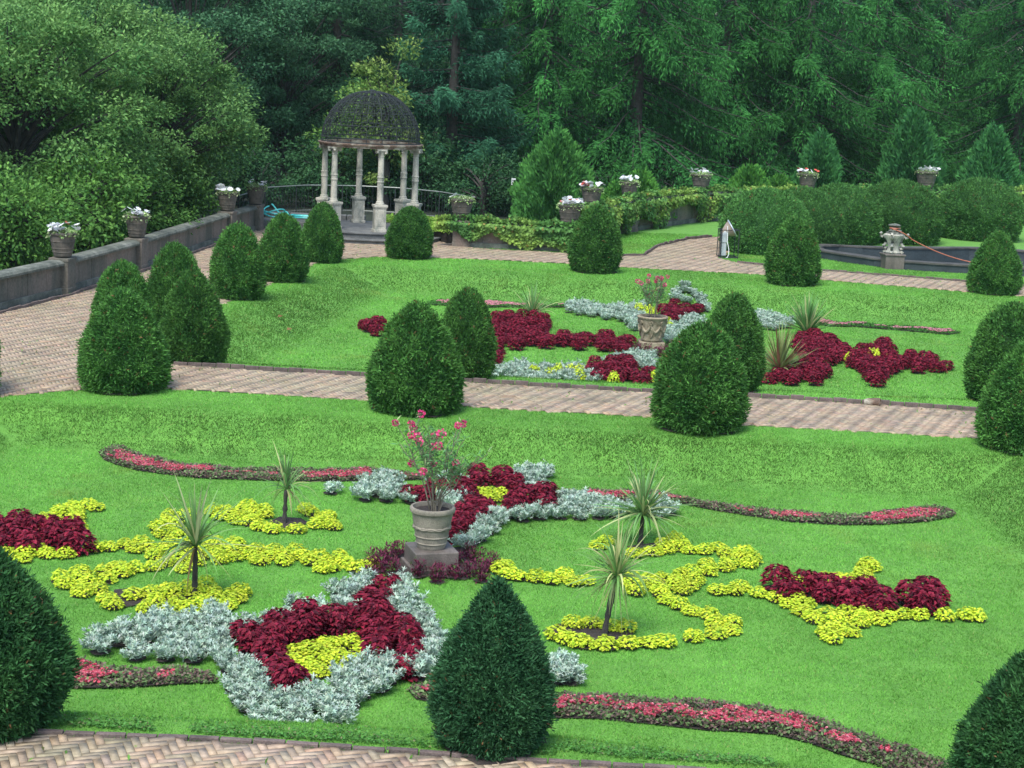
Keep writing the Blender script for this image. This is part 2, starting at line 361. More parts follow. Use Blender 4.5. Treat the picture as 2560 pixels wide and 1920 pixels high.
# left scroll
bed('y', 'leftbar', 'B2', [(455, 790), (540, 770), (650, 755), (745, 768), (850, 745), (940, 750), (1000, 765), (1180, 760), (1350, 755), (1440, 750), (1560, 770), (1680, 790), (1850, 810), (1980, 820), (2090, 820), (2150, 870), (2300, 860), (2340, 900), (2230, 950), (2140, 945), (2090, 930), (1900, 910), (1680, 900), (1500, 890), (1300, 900), (1180, 920), (1020, 915), (900, 860), (770, 815), (600, 825), (460, 828)])
bed('y', 'ring', 'B2', [(905, 645), (990, 600), (1100, 565), (1240, 560), (1320, 530), (1440, 530), (1580, 515), (1680, 540), (1710, 570), (1660, 620), (1560, 590), (1450, 640), (1350, 630), (1300, 590), (1230, 610), (1130, 640), (1000, 700), (940, 685)])
bed('y', 'ring', 'B2', [(1450, 630), (1560, 595), (1680, 650), (1760, 668), (1860, 645), (1950, 625), (1900, 600), (1830, 600), (1820, 560), (1880, 540), (2000, 570), (2085, 640), (2070, 670), (1960, 690), (1850, 700), (1700, 705), (1560, 690), (1460, 660)])
bed('y', 'ring', 'B2', [(1000, 690), (1180, 690), (1350, 740), (1250, 760), (1000, 760)])
bed('y', 'scroll', 'B2', [(350, 1000), (380, 960), (500, 930), (570, 960), (600, 910), (720, 885), (830, 890), (960, 880), (985, 910), (960, 930), (880, 950), (750, 970), (680, 1000), (680, 1030), (710, 1080), (710, 1120), (760, 1150), (860, 1130), (980, 1150), (1040, 1170), (1100, 1120), (1200, 1110), (1310, 1090), (1400, 1090), (1430, 1050), (1540, 1040), (1540, 1140), (1430, 1180), (1250, 1200), (1040, 1205), (820, 1205), (680, 1180), (520, 1120), (440, 1085), (360, 1050)])
bed('y', 'scroll', 'B2', [(740, 1105), (800, 1040), (960, 1020), (1080, 1010), (1250, 1010), (1400, 1040), (1480, 1040), (1480, 1085), (1300, 1085), (1130, 1110), (900, 1120), (800, 1125)])
# right scroll
bed('y', 'rowright', 'B3', [(1015, 1085), (1090, 1005), (1180, 1010), (1180, 1105)])
spot('y', 'rowright', 'B3', [(1230, 1080), (1330, 1090), (1420, 1100), (1500, 1075), (1560, 1110), (1635, 1105), (60, 1030)])
bed('y', 'upperarm', 'B4', [(480, 500), (590, 470), (600, 435), (680, 428), (720, 465), (860, 470), (980, 490), (1055, 530), (1050, 560), (960, 580), (880, 585), (830, 610), (740, 600), (760, 560), (830, 550), (880, 545), (910, 525), (870, 510), (700, 510), (560, 520), (480, 520)]); spot('y', 'upperarm', 'B4', [(345, 465), (375, 450)])
bed('y', 'diag', 'B4', [(430, 610), (520, 590), (650, 580), (740, 600), (830, 640), (740, 680), (680, 690), (770, 740), (860, 760), (960, 790), (975, 830), (950, 860), (910, 890), (830, 870), (820, 830), (760, 770), (680, 740), (580, 700), (510, 690), (440, 650)])
bed('y', 'arrow', 'B4', [(820, 640), (920, 635), (1010, 640), (1080, 660), (1200, 690), (1320, 735), (1420, 745), (1520, 745), (1600, 760), (1700, 750), (1860, 768), (1940, 765), (1940, 790), (1850, 800), (1750, 800), (1600, 815), (1500, 840), (1440, 890), (1400, 915), (1345, 900), (1310, 850), (1250, 790), (1160, 740), (1060, 700), (940, 685), (820, 680)]); spot('y', 'arrow', 'B4', [(2005, 778), (1960, 775)])
bed('y', 'lowarm', 'B4', [(440, 915), (480, 875), (600, 860), (690, 880), (740, 845), (810, 855), (815, 890), (700, 915), (560, 918)])
spot('y', 'lowarm', 'B4', [(235, 805), (310, 800), (400, 815), (465, 825), (160, 855), (200, 872), (250, 885), (290, 892), (378, 900)])
spot('y', 'arrowtop', 'B4', [(1210, 625), (1275, 615), (1350, 605), (1390, 605), (1430, 620), (1530, 540), (1545, 560)])
bed('y', 'arrowtop', 'B4', [(1450, 570), (1520, 560), (1550, 575), (1550, 620), (1530, 650), (1480, 640)])
bed('r', 'rightred', 'B4', [(1080, 650), (1120, 625), (1220, 630), (1330, 615), (1420, 645), (1560, 655), (1650, 685), (1790, 670), (1890, 690), (1945, 735), (1860, 750), (1740, 740), (1600, 745), (1520, 760), (1420, 745), (1320, 725), (1230, 700), (1100, 665)])
# diamond behind the pot
bed('s', 'backsilver', 'B3', [(235, 560), (290, 505), (400, 465), (480, 510), (495, 600), (400, 612), (240, 590)])
spot('s', 'backsilver', 'B3', [(65, 545), (560, 600)])
bed('s', 'backsilver', 'B3', [(650, 530), (760, 480), (870, 500), (870, 540), (720, 550)])
bed('s', 'backsilver', 'B3', [(1170, 450), (1260, 440), (1390, 435), (1405, 480), (1380, 525), (1290, 545), (1240, 510)])
bed('s', 'backsilver', 'B3', [(735, 630), (800, 600), (890, 610), (890, 650), (830, 670), (740, 650)])
bed('s', 'backsilver', 'B3', [(1220, 700), (1280, 670), (1480, 660), (1490, 610), (1570, 590), (1660, 605), (1680, 650), (1900, 660), (1900, 700), (1700, 705), (1500, 710), (1250, 720)])
bed('s', 'backsilver', 'B3', [(2000, 630), (2100, 620), (2150, 680), (2150, 710), (2000, 710)])
bed('s', 'backsilver', 'B3', [(860, 870), (900, 830), (1000, 775), (1070, 705), (1140, 700), (1170, 715), (1100, 780), (1030, 830), (1000, 880), (940, 905), (870, 905)])
bed('r', 'backred', 'B3', [(610, 600), (700, 545), (850, 545), (930, 590), (910, 615), (730, 615)])
bed('r', 'backred', 'B3', [(850, 535), (920, 490), (965, 460), (1050, 505), (1120, 460), (1190, 490), (1260, 550), (1380, 570), (1490, 645), (1380, 655), (1250, 655), (1190, 695), (1110, 670), (1170, 625), (1135, 550), (1060, 525), (920, 550)])
bed('r', 'backred', 'B3', [(830, 705), (900, 645), (960, 625), (1010, 655), (1060, 685), (1000, 775), (940, 795), (850, 845), (830, 890), (785, 880), (790, 800)])
bed('r', 'backred', 'B3', [(510, 575), (580, 560), (600, 580), (520, 605)])
bed('y', 'backyellow', 'B3', [(925, 560), (1060, 535), (1130, 550), (1160, 600), (1130, 630), (1070, 650), (1000, 650), (935, 600)])
# purple round the plinth
bed('p', 'purple', 'B3', [(275, 1010), (350, 940), (480, 920), (500, 950), (440, 985), (430, 1030), (510, 1065), (400, 1080), (290, 1070)])
bed('p', 'purple', 'B3', [(510, 1065), (600, 1050), (840, 1065), (840, 1098), (600, 1098)])
bed('p', 'purple', 'B3', [(845, 950), (980, 950), (1000, 985), (1070, 990), (1075, 1050), (1000, 1098), (860, 1100), (850, 1050), (960, 1040), (960, 990), (850, 985)])
# front diamond
bed('s', 'frontsilver', 'B5', [(260, 390), (330, 345), (560, 300), (800, 300), (870, 250), (930, 310), (950, 345), (880, 405), (960, 445), (950, 480), (820, 485), (600, 475), (400, 465), (290, 435)])
bed('s', 'frontsilver', 'B5', [(960, 340), (1010, 320), (1090, 315), (1200, 300), (1230, 265), (1270, 235), (1400, 245), (1560, 240), (1530, 265), (1400, 265), (1300, 300), (1200, 335), (1060, 340)])
bed('s', 'frontsilver', 'B5', [(1480, 175), (1505, 130), (1620, 110), (1680, 125), (1640, 180), (1570, 215), (1485, 215)])
bed('s', 'frontsilver', 'B5', [(1745, 120), (1850, 110), (1890, 180), (1900, 270), (1985, 350), (2015, 410), (1980, 520), (1900, 565), (1975, 470), (1985, 420), (1890, 385), (1765, 290), (1745, 200)])
bed('s', 'frontsilver', 'B5', [(895, 565), (960, 510), (1040, 520), (1130, 570), (1155, 660), (1200, 705), (1290, 705), (1420, 655), (1480, 615), (1580, 570), (1660, 505), (1760, 510), (1830, 560), (1890, 570), (1870, 605), (1740, 655), (1640, 735), (1500, 800), (1250, 812), (1050, 795), (985, 720), (905, 640)])
bed('r', 'frontred', 'B5', [(890, 405), (930, 370), (1060, 345), (1200, 335), (1300, 315), (1420, 275), (1560, 265), (1590, 210), (1660, 165), (1700, 130), (1755, 155), (1735, 230), (1760, 315), (1860, 405), (1975, 425), (1965, 480), (1900, 555), (1830, 555), (1760, 485), (1690, 490), (1690, 440), (1580, 400), (1400, 410), (1250, 450), (1200, 530), (1250, 565), (1380, 605), (1440, 605), (1420, 645), (1290, 695), (1200, 695), (1165, 650), (1145, 560), (1050, 520), (970, 470)])
spot('y', 'frontyellow', 'B5', [(1290, 460), (1350, 455), (1440, 420), (1500, 430), (1560, 415), (1640, 450), (1250, 505), (1330, 525), (1400, 480), (1450, 500), (1500, 490), (1565, 510), (1400, 560), (1350, 540), (1520, 560), (1230, 535), (1430, 455)])
spot('s', 'lonesilver', 'B6', [(555, 375), (595, 385), (570, 410), (540, 400), (605, 412), (575, 365)])
# far parterre
bed('r', 'farred', 'A5', [(130, 430), (155, 400), (230, 390), (290, 395), (260, 450), (135, 448)])
bed('r', 'farred', 'A5', [(910, 425), (960, 355), (1080, 345), (1180, 360), (1260, 360), (1305, 400), (1290, 430), (1240, 440), (1290, 475), (1460, 478), (1640, 472), (1720, 495), (1790, 500), (1790, 530), (1730, 565), (1600, 540), (1400, 535), (1190, 535), (1050, 540), (940, 545), (915, 480)])
bed('r', 'farred', 'A5', [(945, 575), (985, 600), (970, 635), (940, 635)])
bed('s', 'farsilver', 'A5', [(1395, 295), (1440, 255), (1550, 280), (1650, 300), (1780, 280), (1870, 280), (1870, 330), (1825, 430), (1780, 410), (1700, 365), (1550, 340), (1400, 312)])
bed('s', 'farsilver', 'A3', [(1530, 1425), (1590, 1405), (1700, 1435), (1805, 1475), (1795, 1500), (1650, 1455), (1540, 1450)])
bed('r', 'farred', 'A6', [(120, 295), (155, 265), (350, 278), (360, 300), (330, 325), (190, 350), (120, 330)])
bed('s', 'farsilver', 'A6', [(145, 445), (185, 380), (300, 330), (355, 345), (335, 400), (255, 450), (180, 475)])
bed('s', 'farsilver', 'A6', [(640, 340), (665, 305), (740, 315), (850, 340), (865, 378), (760, 390), (680, 390)])
bed('y', 'faryellow', 'A5', [(1835, 325), (1940, 325), (1940, 352), (1835, 348)]); spot('y', 'faryellow', 'A6', [(160, 375), (170, 395)])
bed('s', 'farlowsilver', 'A5', [(895, 720), (980, 680), (1110, 640), (1190, 675), (1320, 665), (1490, 655), (1500, 690), (1600, 738), (1560, 750), (1400, 740), (1200, 735), (1000, 730)])
bed('s', 'farlowsilver', 'A5', [(1595, 625), (1700, 618), (1780, 580), (1925, 572), (1935, 620), (1995, 660), (1970, 725), (1860, 670), (1810, 625), (1700, 640)])
spot('y', 'farlowyellow', 'A5', [(1190, 705), (1290, 712), (1340, 705), (1415, 700), (1468, 705), (1470, 730), (1940, 735), (1935, 760), (1680, 762)])
bed('r', 'farlowred', 'A5', [(1495, 690), (1560, 635), (1640, 650), (1750, 620), (1810, 650), (1830, 695), (1900, 690), (1920, 740), (1900, 765), (1780, 755), (1650, 745), (1540, 718)])
bed('p', 'farpurple', 'A5', [(1745, 565), (1830, 540), (1860, 560), (1960, 560), (2080, 525), (2050, 575), (1930, 588), (1840, 580)])
bed('r', 'farrightred', 'A6', [(740, 700), (765, 655), (900, 635), (1000, 600), (1080, 620), (1105, 690), (1050, 708), (850, 715)])
bed('r', 'farrightred', 'A6', [(905, 470), (1000, 445), (1120, 460), (1160, 500), (1200, 548), (1260, 553), (1290, 530), (1400, 480), (1450, 520), (1490, 560), (1600, 570), (1640, 565), (1755, 595), (1775, 638), (1640, 638), (1520, 636), (1440, 665), (1360, 715), (1290, 675), (1230, 620), (1150, 598), (1060, 588), (960, 598), (925, 545)])
spot('y', 'faryellowdots', 'A6', [(1330, 572), (1355, 580), (1205, 577), (1435, 585)])
BARE = [outline('B2', [(700, 1050), (800, 1040), (1150, 1090), (1190, 1120), (1000, 1160), (860, 1140), (760, 1160), (700, 1110)], -DEP), outline('B2', [(1650, 630), (1720, 600), (1850, 610), (1900, 640), (1750, 680)], -DEP),
        outline('B4', [(100, 845), (150, 815), (350, 795), (500, 850), (450, 920), (330, 925), (150, 885)], -DEP), outline('B4', [(470, 470), (600, 455), (600, 500), (480, 500)], -DEP),
        outline('B5', [(1200, 520), (1250, 430), (1580, 400), (1690, 470), (1590, 560), (1400, 610), (1250, 570)], -DEP), outline('B2', [(430, 720), (540, 730), (600, 750), (480, 800), (380, 830)], -DEP),
        outline('B3', [(430, 930), (900, 930), (980, 1040), (850, 1098), (480, 1090)], -DEP)]
RIB = [('B2', [(610, 195), (680, 165), (760, 170), (870, 205), (1000, 235), (1150, 265), (1300, 270), (1450, 290), (1650, 292), (1900, 302), (2212, 300), (2300, 300), (2600, 330), (2600, 355), (2350, 362), (2212, 362), (2000, 366), (1700, 360), (1450, 352), (1200, 342), (1000, 318), (850, 298), (720, 262), (640, 232)], 'pink_begonias', 'ribbon of pink begonias with bronze leaves curving across the lawn left of the tall flowerpot'),
       ('B4', [(130, 230), (300, 220), (450, 220), (640, 230), (800, 265), (950, 285), (1150, 310), (1350, 323), (1500, 323), (1650, 305), (1780, 290), (1870, 293), (1912, 313), (1895, 330), (1780, 348), (1600, 360), (1400, 363), (1200, 353), (1000, 323), (850, 298), (700, 268), (500, 262), (130, 250)], 'pink_begonias', 'ribbon of pink begonias with bronze leaves curving along the foot of the bank at right'),
       ('B5', [(60, 510), (170, 505), (200, 495), (330, 525), (500, 543), (700, 535), (860, 558), (890, 600), (700, 608), (400, 628), (170, 628), (60, 620)], 'pink_begonias', 'short ribbon of pink begonias left of the front silver and red bed'),
       ('B5', [(1850, 640), (1970, 615), (2050, 640), (2050, 700), (1970, 700), (1890, 685)], 'pink_begonias', 'small patch of pink begonias at the left foot of the big front yew'),
       ('B6', [(440, 480), (520, 480), (740, 475), (900, 493), (1100, 500), (1250, 515), (1450, 550), (1620, 605), (1750, 645), (1850, 685), (1945, 725), (2010, 770), (1850, 775), (1750, 735), (1560, 678), (1450, 638), (1330, 608), (1200, 598), (1100, 595), (900, 573), (700, 553), (440, 548)], 'pink_begonias', 'broad ribbon of pink begonias with bronze leaves running to the lower right of the lawn'),
       ('A5', [(535, 252), (620, 240), (800, 258), (960, 245), (1080, 263), (1250, 273), (1390, 268), (1390, 283), (1100, 283), (850, 283), (540, 265)], 'pale_pink_begonias', 'thin line of pale pink begonias in green leaves at the left back of the far lawn'),
       ('A6', [(870, 335), (1000, 343), (1040, 328), (1090, 348), (1120, 353), (1250, 353), (1400, 378), (1600, 383), (1780, 398), (1850, 412), (1780, 423), (1600, 408), (1400, 393), (1250, 378), (1100, 373), (1000, 363)], 'pale_pink_begonias', 'thin line of pale pink begonias in green leaves at the right back of the far lawn')]
RIBW = [outline(r, p, -DEP+.045) for r, p, *_ in RIB]
PNAME = dict(y=('yellow_coleus', 'coleus', .186), r=('red_coleus', 'coleus', .248), s=('dusty_miller', 'dusty miller', .172), p=('purple_bedding_plant', 'bedding plant', .15))
PLANTS = [(k, key, p) for k, key, p in SPOTS]
for (kind, key, poly), px in zip(BEDS, PXP):
    r = np.random.default_rng(len(PLANTS)+len(poly)); sp = PNAME[kind][2]*(1.12 if poly[:, 1].mean() > 30 else 1); rho = sp*.62; Hh = 2*HT[kind]
    mn, mx = poly.min(0)-.3, poly.max(0)+.3; n = int(((mx-mn).prod())*1500)+300
    x = r.uniform(mn[0], mx[0], n); y = r.uniform(mn[1], mx[1], n)
    def ins(dx, dy, z): return inpoly(*project(x+dx, y+dy, -DEP+z), px)
    loose = ins(0, 0, Hh*.45); strict = loose & ins(0, -.75*rho, .01) & ins(0, .2*rho, Hh*.8) & ins(-.7*rho, 0, Hh*.4) & ins(.7*rho, 0, Hh*.4)
    half = loose & ins(0, -.6*rho, .02) & ~strict
    pts = np.zeros((0, 2))
    for cand, k in ((strict, 1.0), (half, 1.15), (loose & ~strict & ~half, 1.45 if kind != 'y' else 1.7)):
        for q in zip(x[cand], y[cand]):
            if len(pts) == 0 or np.min(np.hypot(*(pts-q).T)) > sp*k: pts = np.vstack([pts, q])
    if len(pts) == 0: pts = poly.mean(0)[None]
    PLANTS += [(kind, key, p) for p in pts]
OX, OY, OR = -12.0, 11.0, .03; OCC = np.zeros((1350, 820), dtype=bool)     # where the lawn is cut away for the beds
def clear_disc(x, y, rr):
    i, j, k = int((x-OX)/OR), int((y-OY)/OR), int(rr/OR)+1
    jj, ii_ = np.mgrid[-k:k+1, -k:k+1]; m = np.hypot(ii_, jj)*OR <= rr; J = np.clip(j+jj[m], 0, 1349); I = np.clip(i+ii_[m], 0, 819); OCC[J, I] = True
CLEAR = BARE+RIBW
spV, spF, sn = [], [], 0
for poly in CLEAR:
    z0 = -DEP+.016+sn*1e-5; V, F = flat_poly(poly, z0); V[:, 2] += .0004*len(spV); spF.append(F+sn); spV.append(V); sn += len(V)

for k, (kind, key, p) in enumerate(PLANTS):
    rr = PNAME[kind][2]*{'s': .58, 'y': .56}.get(kind, .6); clear_disc(p[0], p[1], rr*.9); th = np.arange(9)*2*PI/9+k; q = rr*(1+.12*np.sin(3*th+k*1.7)+.1*np.sin(2*th+k)); z = max(-DEP, ghp(p[0], p[1]))+.017+(k % 41)*.00025
    spV.append(np.stack([np.r_[p[0]+q*np.cos(th), p[0]], np.r_[p[1]+q*np.sin(th), p[1]], np.full(10, z)], 1)); spF.append(np.array([(i, (i+1) % 9, 9) for i in range(9)])+sn); sn += 10
# ------------------------------------------------------------------ yews
PROF = dict(A=[(0, .74), (.05, .86), (.12, .94), (.25, 1), (.4, .94), (.55, .83), (.7, .67), (.82, .51), (.92, .32), (.98, .14), (1, .02)],
            B=[(0, .72), (.06, .86), (.15, .95), (.28, 1), (.42, .98), (.56, .89), (.7, .77), (.82, .61), (.92, .4), (.98, .17), (1, .02)],
            S=[(0, .6), (.05, .78), (.14, .93), (.26, 1), (.4, .95), (.52, .85), (.63, .71), (.73, .56), (.82, .4), (.9, .23), (.96, .1), (1, .02)],
            D=[(0, .86), (.2, .97), (.4, 1), (.55, .97), (.7, .87), (.82, .7), (.91, .5), (.97, .28), (1, .05)])
def yew_mesh(kind, R, H, n, seed, leaf=(.066, .02), shag=0.0, base=(.026, .095, .02), tip=(.12, .285, .052)):
    r = np.random.default_rng(seed); pt = np.array([p[0] for p in PROF[kind]]); pr = np.array([p[1] for p in PROF[kind]])*R
    tt = np.linspace(0, 1, 400); rr = np.interp(tt, pt, pr); wgt = rr*np.sqrt(1+(np.gradient(rr, tt)/H)**2)+.02*R
    t = np.interp(r.random(n), np.cumsum(wgt)/wgt.sum(), tt); th = r.random(n)*2*PI
    ph = r.random(8)*6.28
    def lump(t, th):
        return (.75 if kind != 'D' else .45)*(.035*np.sin(3*th+ph[0]+4*t)+.03*np.sin(5*th-7*t+ph[1])+.03*np.sin(9*th+11*t+ph[2])+.028*np.sin(13*th-19*t+ph[3])+.02*np.sin(21*th+31*t+ph[4])+.035*np.sin(17*t+2*th+ph[5]))
    lm = lump(t, th)
    rad = np.interp(t, pt, pr)*(1+lm)+R*(.016+shag)*r.normal(0, 1, n)-R*.06*r.random(n)**2
    P = np.stack([rad*np.cos(th), rad*np.sin(th), t*H*(1+.01*r.normal(0, 1, n))], 1)
    sl = np.interp(t, tt, np.gradient(rr, tt))/H
    N = unit(np.stack([np.cos(th), np.sin(th), -sl], 1))
    Dv = unit(N*1.0+np.array([0, 0, .35+shag*4])+r.normal(0, .45, (n, 3)))
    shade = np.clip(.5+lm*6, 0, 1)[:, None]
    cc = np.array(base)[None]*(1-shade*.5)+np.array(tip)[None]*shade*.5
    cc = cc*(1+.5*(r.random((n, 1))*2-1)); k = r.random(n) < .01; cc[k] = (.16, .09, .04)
    for _ in range(5):                     # thin spots in the clipped surface
        a_, t_ = r.random()*2*PI, .15+.7*r.random(); dd = np.hypot((np.angle(np.exp(1j*(th-a_))))*np.interp(t_, pt, pr), (t-t_)*H); near = dd < R*(.1+.1*r.random()); P[near] -= N[near]*R*.09
    st = r.random(n) < .012; P[st] += N[st]*(leaf[0]*.8)
    parts = []
    for q in range(3):
        D2 = unit(Dv+r.normal(0, .4, (n, 3))); Nn = unit(N+r.normal(0, .6, (n, 3)))
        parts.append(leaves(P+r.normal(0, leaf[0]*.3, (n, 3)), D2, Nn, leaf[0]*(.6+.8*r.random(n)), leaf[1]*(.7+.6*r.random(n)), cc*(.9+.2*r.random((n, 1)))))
    # inner twig mass
    ns, nt2 = 28, 20; T2, H2 = np.meshgrid(np.linspace(0, 1, nt2), np.arange(ns)*2*PI/ns, indexing='ij')
    rad = np.interp(T2, pt, pr)*(.86+lump(T2, H2))-.01; rad = np.maximum(rad, .003)
    Vc = np.stack([rad*np.cos(H2), rad*np.sin(H2), T2*H*.96], -1).reshape(-1, 3)
    a = (np.arange(nt2-1)[:, None]*ns+np.arange(ns)[None]).ravel(); b = (np.arange(nt2-1)[:, None]*ns+(np.arange(ns)[None]+1) % ns).ravel()
    Fc = np.concatenate([np.stack([a, b, b+ns], 1), np.stack([a, b+ns, a+ns], 1)])
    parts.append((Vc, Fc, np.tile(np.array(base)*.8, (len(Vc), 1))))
    V, F, c = join(parts); me = mesh_np('crown', V, F, M['yew'], c); me['R'] = R*1.06; me['H'] = H*1.02; return me
trunk_me = None
def trunk_mesh(h=.5, r=.05):
    mb = MB(); mb.tube([(0, 0, -.12), (.01, 0, h*.4), (0, .01, h)], [r*1.3, r, r*.7], 8)
    me = bpy.data.meshes.new('trunk'); me.from_pydata(np.concatenate(mb.V).tolist(), [], mb.F); me.materials.append(M['bark']); return me
tr_me = trunk_mesh()
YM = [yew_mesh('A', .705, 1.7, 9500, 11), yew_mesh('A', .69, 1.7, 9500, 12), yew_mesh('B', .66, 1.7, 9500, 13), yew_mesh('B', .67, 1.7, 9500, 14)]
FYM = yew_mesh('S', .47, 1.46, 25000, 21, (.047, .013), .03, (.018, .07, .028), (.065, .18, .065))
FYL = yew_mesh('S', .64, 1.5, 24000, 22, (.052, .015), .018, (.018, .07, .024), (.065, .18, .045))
YEWS = [  # mesh, base pixel, scale, label
    (0, (293, 985), (.735, 1.66), 'clipped cone yew on the corner where the left path meets the middle path'),
    (1, (470, 912), (.62, 1.68), 'cone yew at the near left corner of the far lawn, behind the corner yew'),
    (0, (1030, 1040), (.77, 1.76), 'clipped cone yew left of centre on the near edge of the middle path'),
    (2, (1160, 955), (.51, 1.62), 'clipped yew just behind the left of centre cone, across the middle path'),
    (2, (1752, 1085), (.74, 1.7), 'clipped yew right of centre on the near edge of the middle path'),
    (3, (1830, 985), (.58, 1.74), 'clipped yew half hidden behind the right of centre yew across the middle path'),
    (2, (585, 752), (.62, 1.72), 'clipped yew third up the left path, at the top of the far lawn bank'),
    (3, (700, 708), (.62, 1.68), 'clipped yew fourth up the left path, its top just under the turquoise hose'),
    (3, (800, 660), (.56, 1.64), 'clipped yew standing before the left columns of the domed gazebo'),
    (3, (1020, 650), (.66, 1.48), 'clipped egg shaped yew to the right of the gazebo steps'),
    (3, (1486, 684), (.72, 1.86), 'clipped yew before the ivy wall and the pair of crowded white flower pots'),
    (2, (1984, 716), (.74, 1.82), 'clipped yew on the far path between the floodlight and the stone urn'),
    (0, (2495, 738), (.72, 1.7), 'clipped yew before the dry basin at the right end of the far path')]
SOILC = []
def yew(me, x, y, sc, label, rot, name='clipped_yew', group='clipped yews'):
    z = ghp(x, y); e = empty(name, (x, y, z-.02), rot, 1)
    if isinstance(sc, tuple): e.scale = (sc[0]/me['R'], sc[0]/me['R'], sc[1]/me['H']); sc = sc[0]/.72
    else: e.scale = (sc,)*3
    tag(e, label, 'yew', group); obj('trunk', tr_me, e); obj('crown', me, e); SOILC.append((x, y, sc)); return e
for k, (mi_, px, sc, lb) in enumerate(YEWS):
    g = at(*px)
    yew(YM[mi_], g[0], g[1]+.45, sc, lb, k*1.3)
yew(YM[3], -7.19, 31.3, (.57, 1.7), 'clipped cone yew behind the corner yew on the left path', 2.2)
yew(YM[2], -6.92, 34.7, (.57, 1.68), 'clipped yew second up the left path, partly hidden by the cone in front', .7)
g = at(2580, 1135); yew(YM[0], g[0], g[1]+.45, 1.0, 'clipped yew at the right edge of the middle path, the nearer of two', 3.3)
g = at(2530, 1015); yew(YM[3], g[0], g[1]+.45, 1.05, 'clipped yew at the right edge, the farther of two by the middle path', 4.3)
g = at(-115, 985); yew(YM[2], g[0], g[1], 1.0, 'clipped yew cut by the left edge of the photo beside the left path', 1.3)
yew(FYM, -.04, 13.45, .97, 'dark shaggy upright yew standing alone at the front centre', 0.4)
g = at(-75, 1845); yew(FYL, g[0], g[1]+.35, 1.03, 'large dark yew at the front left corner beside the brick path', 1.9)
g = at(2625, 1960); yew(FYL, g[0], g[1]+.35, .98, 'dark yew with some browned tips at the front right corner', 3.6)

for (x, y, sc) in SOILC:
    th = np.arange(18)*2*PI/18; rr = (.6 if y > 20 else .46)*sc*(1+.1*np.sin(3*th+x)+.06*np.sin(7*th+y))
    P = np.stack([x+rr*np.cos(th), y+rr*np.sin(th)], 1); z = gh(P[:, 0], P[:, 1])+.03
    V = np.concatenate([np.c_[P, z], [[x, y, ghp(x, y)+.03]]]); spF.append(np.array([(q, (q+1) % 18, 18) for q in range(18)])+sn); spV.append(V); sn += len(V)
obj('soil', mesh_np('soil', np.concatenate(spV), np.concatenate(spF), M['soil']))['kind'] = 'structure'

# ------------------------------------------------------------------ grass blades
def grass(n_per, ymin, ymax, L, Wd, seed, xl=None):
    r = np.random.default_rng(seed); out = []
    area = .68*(ymax**2-ymin**2)/2+2.4*(ymax-ymin); n = int(n_per*area)
    y = np.sqrt(ymin**2+(ymax**2-ymin**2)*r.random(n)); x = (r.random(n)*2-1)*(y*.325+.9)
    ok = np.ones(n, bool)
    for p in (PATHS['front'], PATHS['mid']): ok &= ~inpoly(x, y, p)
    x, y = x[ok], y[ok]; ok = np.ones(len(x), bool)
    for p in CLEAR:
        p = np.asarray(p); bb = (x > p[:, 0].min()) & (x < p[:, 0].max()) & (y > p[:, 1].min()) & (y < p[:, 1].max())
        idx = np.where(bb & ok)[0]
        if len(idx): ok[idx[inpoly(x[idx], y[idx], p)]] = False
    ok &= ~OCC[np.clip(((y-OY)/OR).astype(int), 0, 1349), np.clip(((x-OX)/OR).astype(int), 0, 819)]
    for (cx, cy, sc) in SOILC: ok &= np.hypot(x-cx, y-cy) > .5*sc
    ok &= ~wild(x, y); ok &= ~inpoly(x, y, POOL)
    x, y = x[ok], y[ok]; n = len(x); z = gh(x, y)
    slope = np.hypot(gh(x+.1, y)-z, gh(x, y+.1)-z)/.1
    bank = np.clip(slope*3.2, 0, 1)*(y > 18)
    Ls = L*(.6+.8*r.random(n))*(1+.3*bank)*(.8+.5*vn(x, y, .35, 21)); a = r.random(n)*2*PI; lean = .45+.9*r.random(n)
    D = np.stack([np.cos(a)*lean, np.sin(a)*lean, np.ones(n)], 1); D = unit(D)*Ls[:, None]
    b = r.random(n)*2*PI; S = np.stack([np.cos(b), np.sin(b), np.zeros(n)], 1)*(Wd*(.6+.8*r.random(n)))[:, None]/2
    P = np.stack([x, y, z-.004], 1)
    V = np.stack([P-S, P+S, P+D], 1).reshape(-1, 3); F = np.arange(3*n).reshape(-1, 3)
    big = vn(x, y, 2.3, 1)*.5+vn(x, y, .8, 2)*.3+vn(x, y, .25, 4)*.2
    stripe = .5+.5*np.sin((x*.99-y*.13)*2*PI/1.15+1.2*vn(x, y, 3, 8))
    far = (y > 31)
    light = np.clip((big-.5)*2.3+.12*(stripe-.5)*np.where(far, 2.8, 1.4), -1, 1)[:, None]
    base = np.array([.15, .37, .062])[None]*(1+.42*light)
    base = base*(1-.56*bank[:, None])*np.array([1, 1, 1.0])  # bank shading painted into the blade colour, darker where the ground slopes
    dry = np.clip(vn(x, y, .5, 31)*vn(x, y, 1.9, 32)-.45, 0, 1)[:, None]*1.4
    base = base*(1-dry)+np.array([.24, .32, .07])*dry
    col = base*(1+.3*(r.random((n, 1))*2-1)); k = r.random(n) < .03; col[k] = (.3, .38, .12)
    return V, F, np.repeat(col, 3, 0)
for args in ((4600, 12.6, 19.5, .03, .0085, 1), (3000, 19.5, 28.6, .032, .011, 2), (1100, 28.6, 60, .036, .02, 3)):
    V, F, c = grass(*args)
    tag(obj('grass', mesh_np('grass', V, F, M['lawn'], c)), 'short mown green grass', 'grass', kind='stuff')
